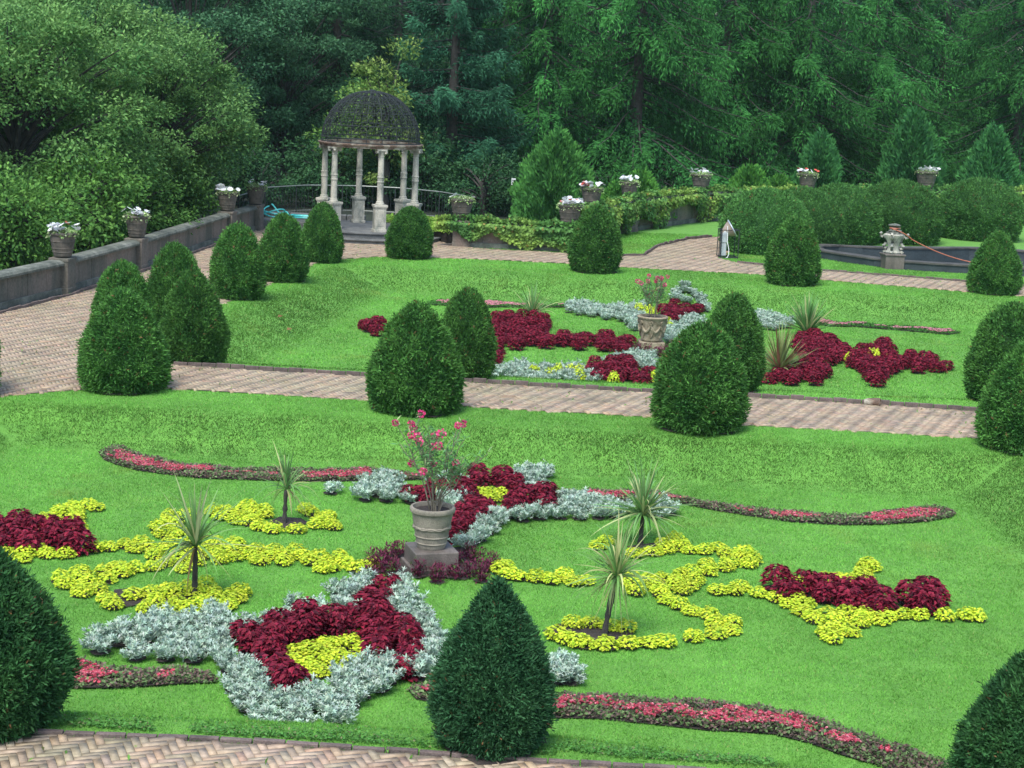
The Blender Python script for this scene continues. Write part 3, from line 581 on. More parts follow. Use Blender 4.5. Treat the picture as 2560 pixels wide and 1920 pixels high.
# grass tufts and moss in the paving joints
r = np.random.default_rng(78); n = 9000; x = r.uniform(-10, 12, n); y = r.uniform(12, 52, n); ok = (inpoly(x, y, PATHS['mid']) | inpoly(x, y, PATHS['front'])) & (vn(x, y, .35, 51)*.6+vn(x, y, 1.5, 52)*.4 > .56)
x, y = x[ok], y[ok]; n = len(x); D = np.c_[r.normal(0, 1, (n, 2)), .5+.3*r.random(n)]
V, F, c = leaves(np.stack([x, y, np.full(n, .022)], 1), D, unit(np.c_[r.normal(0, .5, (n, 2)), np.ones(n)]), .06*(.5+r.random(n)), .025, colvar(n, (.12, .26, .05), .35, (.22, .25, .1), .3, r), .1)
tag(obj('paving_weeds', mesh_np('paving_weeds', V, F, M['leaf'], c)), 'small grass tufts and moss in the brick joints', 'weeds', kind='stuff')
q = at(*zp('A6', 1345, 832), .03); m = MB(); m.lathe([(.05, -.16), (.07, -.1), (.075, .1), (.06, .12), (.045, .1), (.04, -.1)], n=14)
o = m.build('pipe_end', M['rust'], smooth=True, loc=(q[0], q[1], .07)); o.rotation_euler = (PI/2-.1, 0, 1.2); tag(o, 'short rusty pipe end lying at the kerb of the middle path', 'pipe')
# weedy edge along the front kerb
r = np.random.default_rng(77); n = 5200
x = r.uniform(-4.6, 2.5, n); y = 13.27-.025*x+np.abs(r.normal(0, .13, n)); z = gh(x, y)+.015+.02*r.random(n)
ok = (vn(x, y, .3, 41) > .3) & (np.hypot(x+.04, y-13.5) > .3); P = np.stack([x, y, z], 1)[ok]; n = len(P)
D = r.normal(0, 1, (n, 3)); D[:, 2] = .3*np.abs(D[:, 2]); N = unit(np.array([0, 0, 1.0])+r.normal(0, .4, (n, 3)))
V, F, c = leaves(P, D, N, .028*(.6+.8*r.random(n)), .022, colvar(n, (.09, .25, .05), .35, (.2, .22, .1), .06, r), .1)
tag(obj('clover', mesh_np('clover', V, F, M['leaf'], c)), 'low clover and weeds along the front kerb', 'weeds', kind='stuff')

# ------------------------------------------------------------------ bedding plants
def coleus_yellow(seed):
    r = np.random.default_rng(seed); n = 210; th = r.random(n)*2*PI; ph = np.arccos(r.random(n)*.98)
    R = .115*(1+.1*np.sin(3*th+seed)+.07*r.normal(0, 1, n)); N = np.stack([np.sin(ph)*np.cos(th), np.sin(ph)*np.sin(th), np.cos(ph)*1.3], 1)
    P = N*R[:, None]+np.array([0, 0, .03]); out = unit(np.stack([np.cos(th), np.sin(th), -.35*np.ones(n)], 1)+r.normal(0, .35, (n, 3)))
    col = colvar(n, (.56, .66, .05), .16, (.38, .54, .035), .25, r)
    return mesh_np('foliage', *leaves(P-out*.02, out, unit(N+r.normal(0, .3, (n, 3))), .046*(.7+.6*r.random(n)), .036, col, .12)[:2], M['leaf'], np.repeat(col, 4, 0))
def coleus_red(seed):
    r = np.random.default_rng(seed); n = 340; th = r.random(n)*2*PI; zz = r.random(n)**.7*.29; R = .135*np.sqrt(np.clip(1-(zz/.33)**2.4, 0, 1))*(.55+.5*r.random(n)**.5)*(1+.15*np.sin(2*th+seed))
    P = np.stack([R*np.cos(th), R*np.sin(th), zz+.02], 1); out = unit(np.stack([np.cos(th), np.sin(th), -.5*np.ones(n)], 1)+r.normal(0, .4, (n, 3)))
    N = unit(np.stack([np.cos(th)*.6, np.sin(th)*.6, np.ones(n)], 1)+r.normal(0, .3, (n, 3)))
    col = colvar(n, (.21, .016, .036), .38, (.085, .008, .02), .3, r)
    V, F, c = leaves(P-out*.03, out, N, .064*(.7+.6*r.random(n)), .036, col, .15)
    return mesh_np('foliage', V, F, M['leaf'], c)
def dusty(seed):
    r = np.random.default_rng(seed); parts = []
    for s in range(15):
        a = r.random()*2*PI; q = r.random()**.5*.13; h = (.17+.12*r.random())*(1-.35*q/.13); b = np.array([q*.6*math.cos(a), q*.6*math.sin(a), 0]); e = np.array([q*1.35*math.cos(a), q*1.35*math.sin(a), h])
        k = 17; t = np.sort(r.random(k)); t = .25+.75*t; P = b+(e-b)*t[:, None]; an = r.random(k)*2*PI
        D = unit(np.stack([np.cos(an), np.sin(an), .55+.9*t+.3*r.normal(0, 1, k)], 1)); N = unit(np.array([0, 0, 1.])+.5*r.normal(0, 1, (k, 3)))
        c = colvar(k, (.37, .47, .38), .18, (.2, .3, .22), .25, r)
        L = .085*(.6+.6*r.random(k)); parts.append(leaves(P, D, N, L, .018, c, .0, .65))
        for sg in (-1, 1):                     # lobes of the cut leaf
            S = unit(np.cross(D, N))*sg
            parts.append(leaves(P+D*L[:, None]*.45, unit(D*.75+S), N, L*.5, .013, c, 0, .6))
    V, F, c = join(parts); return mesh_np('foliage', V, F, M['silver'], c)
def purple(seed):
    r = np.random.default_rng(seed); parts = []
    for s in range(12):
        a = r.random()*2*PI; q = r.random()**.5*.09; h = .13+.1*r.random(); k = 13; t = r.random(k)
        P = np.stack([np.full(k, q*math.cos(a)), np.full(k, q*math.sin(a)), t*h], 1)+.02*r.normal(0, 1, (k, 3)); an = r.random(k)*2*PI
        D = unit(np.stack([np.cos(an), np.sin(an), .9+.4*r.normal(0, 1, k)], 1)); N = unit(np.stack([-np.cos(an), -np.sin(an), np.full(k, .8)], 1)+.3*r.normal(0, 1, (k, 3)))
        parts.append(leaves(P, D, N, .075*(.7+.5*r.random(k)), .02, colvar(k, (.13, .025, .055), .3, (.05, .09, .02), .1, r), .05))
    V, F, c = join(parts); return mesh_np('foliage', V, F, M['leaf'], c)
PM = dict(y=[coleus_yellow(s) for s in range(5)], r=[coleus_red(s) for s in range(5)], s=[dusty(s) for s in range(5)], p=[purple(s) for s in range(3)])
BLAB = dict(
    wedge=('yellow green coleus in the wedge behind the red coleus at the left edge', 'yellow coleus of the left wedge'),
    leftstrip=('yellow green coleus in the strip before the red coleus at the left edge', 'yellow coleus of the left front strip'),
    leftred=('dark red coleus in the bed at the left edge of the near lawn', 'red coleus at the left edge'),
    leftbar=('yellow green coleus in the long bar running left from the stone plinth', 'yellow coleus of the left bar'),
    ring=('yellow green coleus in the scroll round the farther left spiky palm', 'yellow coleus of the farther left scroll'),
    scroll=('yellow green coleus in the scroll round the nearer left spiky palm', 'yellow coleus of the nearer left scroll'),
    rowright=('yellow green coleus mound in the single row right of the stone plinth', 'yellow coleus row right of the plinth'),
    upperarm=('yellow green coleus in the upper curl behind the right pair of spiky palms', 'yellow coleus of the upper right curl'),
    diag=('yellow green coleus in the diagonal band right of the front right spiky palm', 'yellow coleus of the right diagonal'),
    arrow=('yellow green coleus in the pointed band before the right red coleus row', 'yellow coleus of the right point'),
    lowarm=('yellow green coleus mound at the foot of the front right spiky palm', 'yellow coleus of the lower right curl'),
    arrowtop=('yellow green coleus mound behind the right red coleus row', 'yellow coleus behind the right red row'),
    rightred=('dark red coleus in the row along the right yellow point', 'red coleus of the right row'),
    backsilver=('silver dusty miller edging the diamond bed behind the tall flowerpot', 'dusty miller behind the tall pot'),
    backred=('dark red coleus in the diamond bed behind the tall flowerpot', 'red coleus behind the tall pot'),
    backyellow=('yellow green coleus at the heart of the diamond bed behind the tall flowerpot', 'yellow coleus behind the tall pot'),
    purple=('purple leaved plant round the stone plinth of the tall flowerpot', 'purple plants round the plinth'),
    frontsilver=('silver dusty miller edging the large front diamond bed', 'dusty miller of the front bed'),
    frontred=('dark red coleus in the large front diamond bed', 'red coleus of the front bed'),
    frontyellow=('yellow green coleus mound on bare soil inside the front diamond bed', 'yellow coleus of the front bed'),
    lonesilver=('silver dusty miller in the clump just right of the big front yew', 'dusty miller right of the front yew'),
    farred=('dark red coleus in the left and back beds of the far lawn', 'red coleus of the far lawn, left'),
    farsilver=('silver dusty miller behind the carved pot on the far lawn', 'dusty miller behind the carved pot'),
    faryellow=('yellow green coleus close behind the carved pot on the far lawn', 'yellow coleus behind the carved pot'),
    farlowsilver=('silver dusty miller in the near bed of the far lawn beside the middle path', 'dusty miller before the carved pot'),
    farlowyellow=('yellow green coleus dotted in the near bed of the far lawn beside the middle path', 'yellow coleus before the carved pot'),
    farlowred=('dark red coleus in the near bed of the far lawn before the carved pot', 'red coleus before the carved pot'),
    farpurple=('purple leaved plant round the foot of the carved pot on the far lawn', 'purple plants round the carved pot'),
    farrightred=('dark red coleus in the right hand bed of the far lawn', 'red coleus of the far lawn, right'),
    faryellowdots=('small yellow coleus among the right hand red bed of the far lawn', 'yellow coleus in the far right red bed'))
pr_ = np.random.default_rng(5); cnt = {}
for kind, key, p in PLANTS:
    nm, cat, _ = PNAME[kind]; me = PM[kind][pr_.integers(len(PM[kind]))]; cnt[kind] = cnt.get(kind, 0)+1
    q_ = {'y': .95, 'r': 1.27, 's': 1.04}.get(kind, .9); qz_ = {'y': .6, 'r': .74, 's': .74}.get(kind, .75)
    o = obj(nm, me, None, (p[0], p[1], max(-DEP, ghp(p[0], p[1]))+.01), pr_.random()*6.28, (q_*pr_.uniform(.85, 1.12), q_*pr_.uniform(.85, 1.12), qz_*pr_.uniform(.85, 1.25)))
    if key in ('faryellow', 'faryellowdots', 'farlowyellow'): o.scale.z *= 2.1
    tag(o, BLAB[key][0], cat, BLAB[key][1])
print('plants', cnt)
# begonia ribbons: countless small plants, one object each
for (reg, pts, nm, lb), poly in zip(RIB, RIBW):
    r = np.random.default_rng(len(pts)+int(poly[0][0]*10) % 50); pale = nm.startswith('pale'); mn, mx = poly.min(0), poly.max(0)
    area = abs(np.sum(poly[:, 0]*np.roll(poly[:, 1], -1)-poly[:, 1]*np.roll(poly[:, 0], -1)))/2
    n = int((mx-mn).prod()*(3600 if not pale else 1900)); x = r.uniform(mn[0], mx[0], n); y = r.uniform(mn[1], mx[1], n); ok = inpoly(x, y, poly); x, y = x[ok], y[ok]; n = len(x)
    d = polydist(x, y, poly); lump = vn(x, y, .17, 6); h = (.03+.05*lump)*np.clip(d/.05, .8, 1); z = gh(x, y)+.01+h*(.35+.65*r.random(n)); a = r.random(n)*2*PI
    D = np.stack([np.cos(a), np.sin(a), .25+.5*r.normal(0, 1, n)], 1); N = unit(np.array([0, 0, 1.0])+.6*r.normal(0, 1, (n, 3)))
    col = colvar(n, (.17, .12, .1), .45, (.14, .22, .085), .5, r) if not pale else colvar(n, (.07, .2, .04), .3, None, 0, r)
    parts = [leaves(np.stack([x, y, z], 1), D, N, .042*(.7+.6*r.random(n)), .03, col, .1)]
    d2 = np.where(inpoly(x, y+.05, poly), polydist(x, y+.05, poly), 0); d2 = np.minimum(d2, polydist(x, y-.02, poly)); core = np.clip(d2/np.percentile(d, 90), 0, 1); fl = (r.random(n) < (.6 if not pale else .95)*np.clip((vn(x, y, .45, 7)*.9+vn(x, y, .16, 9)*.5+core*.5-np.where(pale, .7, .92))*2.6, 0, 1)) & (core > .22)
    m = fl.sum(); P = np.stack([x, y, gh(x, y)+.012+h*.98], 1)[fl]
    for q in range(3):
        a = r.random(m)*2*PI; D = np.stack([np.cos(a), np.sin(a), .5*np.ones(m)], 1)
        parts.append(leaves(P-unit(D)*.012, D, unit(np.array([0, 0, 1.0])+.5*r.normal(0, 1, (m, 3))), .036, .032, colvar(m, (.52, .085, .13) if not pale else (.66, .32, .37), .3, (.66, .26, .3), .25, r), .1))
    V, F, c = join(parts)
    tag(obj(nm, mesh_np(nm, V, F, M['petal'], c)), lb, 'begonias', kind='stuff')

# ------------------------------------------------------------------ spiky palms
def straps(n, L, wd, elev, seed, droop=1.0, col=(.13, .25, .08), alt=(.36, .38, .14), fr=.25, seg=7):
    r = np.random.default_rng(seed); th = r.random(n)*2*PI; el = elev[0]+(elev[1]-elev[0])*r.random(n)**.8; Ln = L*(.65+.5*r.random(n))
    d0 = np.stack([np.cos(el)*np.cos(th), np.cos(el)*np.sin(th), np.sin(el)], 1); P = np.zeros((n, 3)); P[:, :2] = .02*d0[:, :2]; P[:, 2] = .08*r.random(n)
    side = unit(np.stack([-np.sin(th), np.cos(th), .25*r.normal(0, 1, n)], 1)); dr = droop*(.2+2.0*r.random(n)**2.4); rows = []
    d = d0.copy(); pos = P.copy()
    for k in range(seg+1):
        t = k/seg; wv = wd*(.55+1.3*t*(1-t)*2 if t < .5 else 1.2)*(1-t)**.55 if t > 0 else wd*.6
        wv = wd*(min(1, .55+2*t))*(1-max(0, t-.25)/.75)**.8
        rows.append(pos-side*wv/2); rows.append(pos+side*wv/2)
        pos = pos+unit(d)*(Ln/seg)[:, None]; d = unit(d)+np.array([0, 0, -1.0])*(dr*(.12+.25*t))[:, None]
    V = np.stack(rows, 1).reshape(-1, 3); m = 2*(seg+1); b = (np.arange(n)*m)[:, None]
    F = np.concatenate([b+np.array([[2*k, 2*k+1, 2*k+3, 2*k+2]]) for k in range(seg)], 1).reshape(-1, 4)
    return V, F, np.repeat(colvar(n, col, .3, alt, fr, r), m, 0)
def palm(base, th, lean, L, n, elev, droop, seed, label, wd=.03, col=(.14, .27, .09), alt=(.42, .44, .2), fr=.25, extra=None):
    e = empty('spiky_palm', (base[0], base[1], -DEP), 0); tag(e, label, 'palm', 'spiky palms')
    if th > .05:
        r = np.random.default_rng(seed); mb = MB(); k = 14; t = np.linspace(0, 1, k)
        pts = np.stack([lean*t**1.4, .02*np.sin(t*4), th*t-.03], 1); mb.tube(pts, .03*(1.15-.35*t)+.004*r.normal(0, 1, k), 9)
        mb.build('trunk', M['bark'], e, True)
    V, F, c = straps(n, L, wd, elev, seed, droop, col, alt, fr)
    parts_V = [V]; parts_F = [F]; cc = [c]; k = len(V)
    if extra:
        V2, F2, c2 = straps(*extra); parts_V.append(V2); parts_F.append(F2+k); cc.append(c2)
    V = np.concatenate(parts_V); obj('leaves', mesh_np('leaves', V, np.concatenate(parts_F), M['leaf'], np.concatenate(cc)), e, (lean, 0, th-.03))
rad = math.radians
palm(at(*zp('B2', 1192, 1100), -DEP), .62, .01, .74, 80, (rad(-8), rad(86)), .8, 31, 'spiky palm with a tall bare trunk in the nearer left yellow scroll', .036, (.17, .32, .1), (.5, .52, .26), .35,
     extra=(16, .55, .02, (rad(-60), rad(-25)), 81, 1.3, (.3, .32, .12), (.3, .2, .08), .3))
palm(at(*zp('B2', 1745, 640), -DEP), .48, .02, .58, 54, (rad(5), rad(88)), 1.25, 32, 'thin spiky palm with drooping leaves in the farther left yellow scroll', .028,
     extra=(16, .5, .02, (rad(-70), rad(-10)), 82, 1.2, (.3, .34, .14), (.36, .34, .16), .4))
palm(at(*zp('B4', 370, 862), -DEP), .68, .1, .68, 100, (rad(-12), rad(86)), 1.0, 33, 'spiky palm with a leaning trunk at the front right, over bare soil', .03, (.18, .34, .1), (.45, .47, .2), .35,
     extra=(30, .6, .02, (rad(-70), rad(-20)), 83, 1.3, (.26, .33, .12), (.4, .3, .14), .3))
palm(at(*zp('B4', 528, 462), -DEP), .42, .01, .74, 140, (rad(-30), rad(88)), .75, 34, 'broad bushy spiky palm with a short dark trunk behind the leaning one', .036, (.17, .33, .11), (.4, .45, .2), .3)
palm(at(*zp('A5', 1178, 372), -DEP), .12, 0, .78, 80, (rad(10), rad(88)), 1.0, 35, 'low arching spiky palm in the left red bed of the far lawn', .045)
palm(at(*zp('A6', 960, 450), -DEP), .1, 0, .95, 130, (rad(20), rad(88)), .35, 36, 'upright green spiky palm at the back of the far right red bed', .06, (.12, .27, .08))
palm(at(*zp('A6', 800, 662), -DEP), .1, 0, .92, 110, (rad(2), rad(88)), .2, 37, 'stiff fan shaped spiky palm with reddish leaf tips in the far right red bed', .055, (.22, .28, .1), (.28, .13, .08), .3)

# ------------------------------------------------------------------ pots and oleanders
def pot(loc, R, H, label, mat, group=None, bands=(.62, .33, .18), name='terracotta_pot', foot=.62, garland=False, rot=0.0):
    e = empty(name, loc, rot); tag(e, label, 'flowerpot', group)
    prof = [(R*foot*.97, 0), (R*foot, .02*H)]
    ts = np.linspace(.04, .86, 24)
    for t in ts: prof.append((R*(foot+(.9-foot)*t/.86)*(1+.012*math.sin(3*t)), t*H))
    prof += [(R*.93, .875*H), (R*.99, .895*H), (R, .93*H), (R, .97*H), (R*.96, H), (R*.87, H), (R*.84, .93*H), (R*.83, .88*H)]
    mb = MB(); mb.lathe(prof, n=40, cap=False); mb.add([(R*foot*.97*math.cos(a), R*foot*.97*math.sin(a), .001) for a in np.arange(40)*2*PI/40], [tuple(range(40))])
    mb.build('pot_body', mat, e, True)
    for b in bands:
        rb = R*(foot+(.9-foot)*b/.86); th = np.arange(48)*2*PI/48
        zz = b*H+(.02*H*np.sin(th*7) if garland and b == bands[0] else 0*th)
        m = MB(); m.tube(np.stack([rb*np.cos(th)*1.005, rb*np.sin(th)*1.005, zz], 1), H*(.022 if not (garland and b == bands[0]) else .034), 6, True); m.build('band', mat, e, True)
        if garland and b == bands[0]:
            m = MB(); m.tube(np.stack([rb*np.cos(th)*1.01, rb*np.sin(th)*1.01, b*H-.02*H*np.sin(th*7)], 1), H*.026, 6, True); m.build('garland', mat, e, True)
    th = np.arange(24)*2*PI/24; V = np.stack([R*.86*np.cos(th), R*.86*np.sin(th), np.full(24, .9*H)], 1)
    s = MB(); s.add(V, [tuple(range(24))]); s.build('soil', M['soil'], e)
    return e
def oleander(loc, stems, H, spread, label, seed, blooms, lean=0.0):
    r = np.random.default_rng(seed); e = empty('oleander', loc); tag(e, label, 'oleander', 'potted oleanders'); mb = MB(); tips = []; lp = []
    for k in range(stems):
        a = k*2*PI/stems+r.normal(0, .3); sp = spread*(.35+.65*r.random()); h = H*(.62+.36*r.random()); b = np.array([.05*math.cos(a), .05*math.sin(a), 0])
        tp = np.array([sp*math.cos(a)+lean, sp*math.sin(a)*.8, h]); t = np.linspace(0, 1, 9)[:, None]
        pts = b+(tp-b)*np.concatenate([t**1.35, t**1.35, t], 1)+.012*r.normal(0, 1, (9, 3)); mb.tube(pts, np.linspace(.011, .004, 9), 5); lp += [(q, 1) for q in pts[4:]]
        tips.append(pts[-1])
        for f in (3, 4, 5, 6):
            d = unit(np.array([*r.normal(0, 1, 2), .9+.3*r.random()])); l = H*(.2+.16*r.random()); q = np.linspace(0, 1, 5)[:, None]; p2 = pts[f]+d*l*q+np.array([0, 0, .03])*q**2
            mb.tube(p2, np.linspace(.006, .003, 5), 4); lp += [(z, 1) for z in p2[1:]]; tips.append(p2[-1])
    mb.build('stems', flat_mat('oleander_bark', (.14, .12, .085), .8), e)
    P = np.repeat(np.array([q[0] for q in lp]), 5, 0); n = len(P); a = r.random(n)*2*PI; D = np.stack([np.cos(a), np.sin(a), .5+.5*r.normal(0, 1, n)], 1)
    V, F, c = leaves(P+.015*r.normal(0, 1, (n, 3)), D, unit(np.array([0, 0, 1.])+.7*r.normal(0, 1, (n, 3))), .1*(.6+.6*r.random(n)), .017, colvar(n, (.1, .24, .09), .3, (.27, .33, .16), .18, r), .04)
    obj('leaves', mesh_np('leaves', V, F, M['leaf'], c), e)
    tips = np.array(tips); tips = tips[np.argsort(-tips[:, 2]*.6+.75*H*r.random(len(tips)))]
    for k in range(min(blooms, len(tips))):
        n = 46; q = unit(r.normal(0, 1, (n, 3))); D = unit(q+r.normal(0, .5, (n, 3))); s = .03*(.7+.6*r.random())
        V, F, c = leaves(q*s, D, unit(r.normal(0, 1, (n, 3))), .03, .026, colvar(n, (.66, .05, .2), .3, (.75, .22, .33), .25, r), .15)
        obj('bloom', mesh_np('bloom', V, F, M['petal'], c), e, tips[k])
# near pot on plinth
pc = at(*zp('B3', 684, 912), -DEP+.26); pcx, pcy = pc[0], pc[1]+.06
e = empty('stone_plinth', (pcx, pcy, -DEP), .32); tag(e, 'square stone plinth under the tall flowerpot', 'plinth')
mb = MB(); mb.box((0, 0, .015), (.6, .6, .1)); mb.build('base', M['plinthst'], e, bevel=.01)
mb = MB(); mb.box((0, 0, .155), (.53, .53, .21)); mb.build('block', M['plinthst'], e, bevel=.012)
PZ = -DEP+.261
pot((pcx-.005, pcy, PZ), .272, .5, 'tall grey terracotta pot with banded sides on the stone plinth', M['potg'], None, (.52, .3, .14), garland=True)
oleander((pcx+.02, pcy, PZ+.44), 10, 1.08, .58, 'leggy pink flowering oleander in the tall pot on the plinth', 41, 17, .03)
# carved far pot
fc = at(*zp('A5', 1915, 545), -DEP)
e = empty('carved_pot', (fc[0], fc[1]+.2, -DEP)); tag(e, 'carved buff stone pot with scrolls and garlands on the far lawn', 'flowerpot')
mb = MB(); mb.box((0, 0, .07), (.56, .56, .14)); mb.build('foot', M['carved'], e, bevel=.015)
R, H = .335, .56; prof = [(.2, .14), (.235, .17), (.24, .2)]+[(.235+.075*((z-.2)/.4)**1.2, z) for z in np.linspace(.22, .62, 12)]+[(.32, .635), (.335, .65), (.34, .68), (.32, .7), (.285, .7), (.27, .62)]
mb = MB(); mb.lathe(prof, n=40, cap=False); mb.build('pot_body', M['carved'], e, True)
r = np.random.default_rng(3)
for k in range(8):
    a0 = k*PI/4+.2; mb = MB()
    def sp(da, z): rr_ = .245+.075*max(0, (z-.2)/.4)**1.2; return (rr_*math.cos(a0+da), rr_*math.sin(a0+da), z)
    mb.tube([sp(-.36+.72*t, .5-.13*math.sin(PI*t)) for t in np.linspace(0, 1, 11)], [.016+.018*math.sin(PI*t) for t in np.linspace(0, 1, 11)], 6); mb.build('swag', M['carved'], e, True)
    mb = MB(); mb.tube([sp(-.36+.09*math.cos(t*2.2*PI)*(1-t*.6), .56+.05*math.sin(t*2.2*PI)*(1-t*.6)) for t in np.linspace(0, 1, 14)], .016, 6)
    mb.tube([sp(-.36+.13*math.sin(t*PI), .24+.2*t) for t in np.linspace(0, 1, 9)], .017, 6); mb.build('scroll', M['carved'], e, True)
th = np.arange(24)*2*PI/24; s = MB(); s.add(np.stack([.28*np.cos(th), .28*np.sin(th), np.full(24, .655)], 1), [tuple(range(24))]); s.build('soil', M['soil'], e)
oleander((fc[0], fc[1]+.2, -DEP+.64), 8, 1.0, .42, 'sparse pink flowering oleander in the carved pot on the far lawn', 42, 13, .0)

# ------------------------------------------------------------------ parapet walls, wall pots, petunias, vines
def wall(name, label, pts, h, th, piers, group=None, pier_w=.5, seg=.85):
    e = empty(name, (pts[0][0], pts[0][1], 0)); tag(e, label, 'wall', group); O = np.array([pts[0][0], pts[0][1]]); r = np.random.default_rng(len(pts)*7+int(h*100))
    P = [np.array(p[:2])-O for p in pts]; pan = MB(); cop = MB(); bas = MB()
    for a, b in zip(P[:-1], P[1:]):
        L = np.linalg.norm(b-a); ang = math.atan2((b-a)[1], (b-a)[0]); n = max(1, round(L/seg))
        for k in range(n):
            q = a+(b-a)*(k+.5)/n; o = r.normal(0, .004)
            pan.box((q[0]-math.sin(ang)*o, q[1]+math.cos(ang)*o, .12+(h-.24)/2), (L/n-.006, th*.62, h-.22), ang)
        n = max(1, round(L/1.6))
        for k in range(n):
            q = a+(b-a)*(k+.5)/n; bas.box((q[0], q[1], .06), (L/n-.008, th*.9, .2), ang)
            c = math.cos(ang); s = math.sin(ang); hl = L/n/2-.004
            pr = [(-th*.6, h-.12), (-th*.62, h-.07), (-th*.5, h-.02), (-th*.25, h), (th*.25, h), (th*.5, h-.02), (th*.62, h-.07), (th*.6, h-.12)]
            V = [(q[0]+c*sg*hl-s*y, q[1]+s*sg*hl+c*y, z) for sg in (-1, 1) for y, z in pr]
            cop.add(V, [tuple(range(8)), tuple(reversed(range(8, 16)))]+[(i, 8+i, 8+(i+1) % 8, (i+1) % 8) for i in range(8)])
    pan.build('panels', M['sand'], e, bevel=.008); cop.build('coping', M['coping'], e); bas.build('base_course', M['coping'], e, bevel=.01)
    for (x, y, a) in piers:
        m = MB(); m.box((x-O[0], y-O[1], h/2-.06), (pier_w, pier_w*.9, h+.06), a); m.box((x-O[0], y-O[1], h+.0), (pier_w*1.08, pier_w*.98, .07), a); m.box((x-O[0], y-O[1], .05), (pier_w*1.06, pier_w*.96, .2), a)
        m.build('pier', M['sand'], e, bevel=.012)
    return e
WH = .78
lp = [at(150, 643, .8), at(330, 592, .8), at(563, 530, .8), at(648, 520, .8)]
lw = [(-13.2, 24.0), (-10.22, 38.4), (-9.6, 43.15), (-8.8, 51.7), (-8.4, 54.6)]
aL = math.atan2(54.6-37.9, -8.5+10.45)
wall('parapet_wall', 'long red sandstone parapet wall running up the left side of the brick path', lw, WH, .34,
     [(x, y, aL) for x, y in ((-10.17, 38.4), (-9.57, 43.15), (-8.75, 51.7), (-8.35, 54.5))], pier_w=.48)
rw = [(-1.9, 52.5), (1.35, 52.3), (2.2, 55.2), (3.75, 60.2), (6.8, 65.8), (11.4, 69.3), (17.2, 74.0), (23, 77)]
wall('parapet_wall', 'low red sandstone wall hung with creeper right of the gazebo', rw[:2], .78, .34, [(-1.75, 52.5, 0), (1.5, 52.35, .2)], pier_w=.52)
wall('parapet_wall', 'tall creeper covered wall curving behind the clipped hedge mounds', [(1.9, 53.2)]+rw[2:], 1.12, .36, [(2.25, 55.3, 1.2), (3.75, 60.2, .9), (6.8, 65.8, .7), (11.4, 69.3, .6), (17.2, 74, .5)], pier_w=.55)
def petunias(loc, R, label, seed, nwhite, dens=1.0, red=.05):
    r = np.random.default_rng(seed); e = empty('petunias', loc, r.random()*6); tag(e, label, 'petunias', 'petunias in the wall pots')
    n = int(420*dens); th = r.random(n)*2*PI; q = np.sqrt(r.random(n))*R*1.08; z = .1*(1-(q/R/1.1)**2)*r.random(n)+.02-np.where(q > R*.98, .12*r.random(n), 0)
    P = np.stack([q*np.cos(th), q*np.sin(th), z], 1); D = np.stack([np.cos(th), np.sin(th), .4*r.normal(0, 1, n)], 1)+.5*r.normal(0, 1, (n, 3))
    V, F, c = leaves(P, D, unit(np.array([0, 0, 1.])+.5*r.normal(0, 1, (n, 3))), .07, .05, colvar(n, (.26, .4, .14), .3, (.5, .58, .34), .25, r), .1); obj('foliage', mesh_np('foliage', V, F, M['leaf'], c), e)
    for k in range(int(nwhite*1.35)):
        a = r.random()*2*PI if r.random() < .45 else r.normal(5.8, .5); qq = R*(.35+.75*math.sqrt(r.random()))
        o = obj('flower', FLW[0 if r.random() > red else 1], e, (qq*math.cos(a), qq*math.sin(a), .09+.13*r.random()**1.5), 0, 1.25+.6*r.random()); o.rotation_euler = (.7*r.random(), .5*r.normal(), 6*r.random())
def bloom_mesh(col):
    m = 9; t = np.arange(m)*2*PI/m; D = np.stack([np.cos(t), np.sin(t), np.full(m, .25)], 1)
    V, F, c = leaves(np.zeros((m, 3)), D, np.tile([0, 0, 1.0], (m, 1)), .055, .05, colvar(m, col, .06, None, 0, np.random.default_rng(1))); return mesh_np('flower', V, F, M['petal'], c)
FLW = [bloom_mesh((.75, .76, .74)), bloom_mesh((.6, .12, .08))]
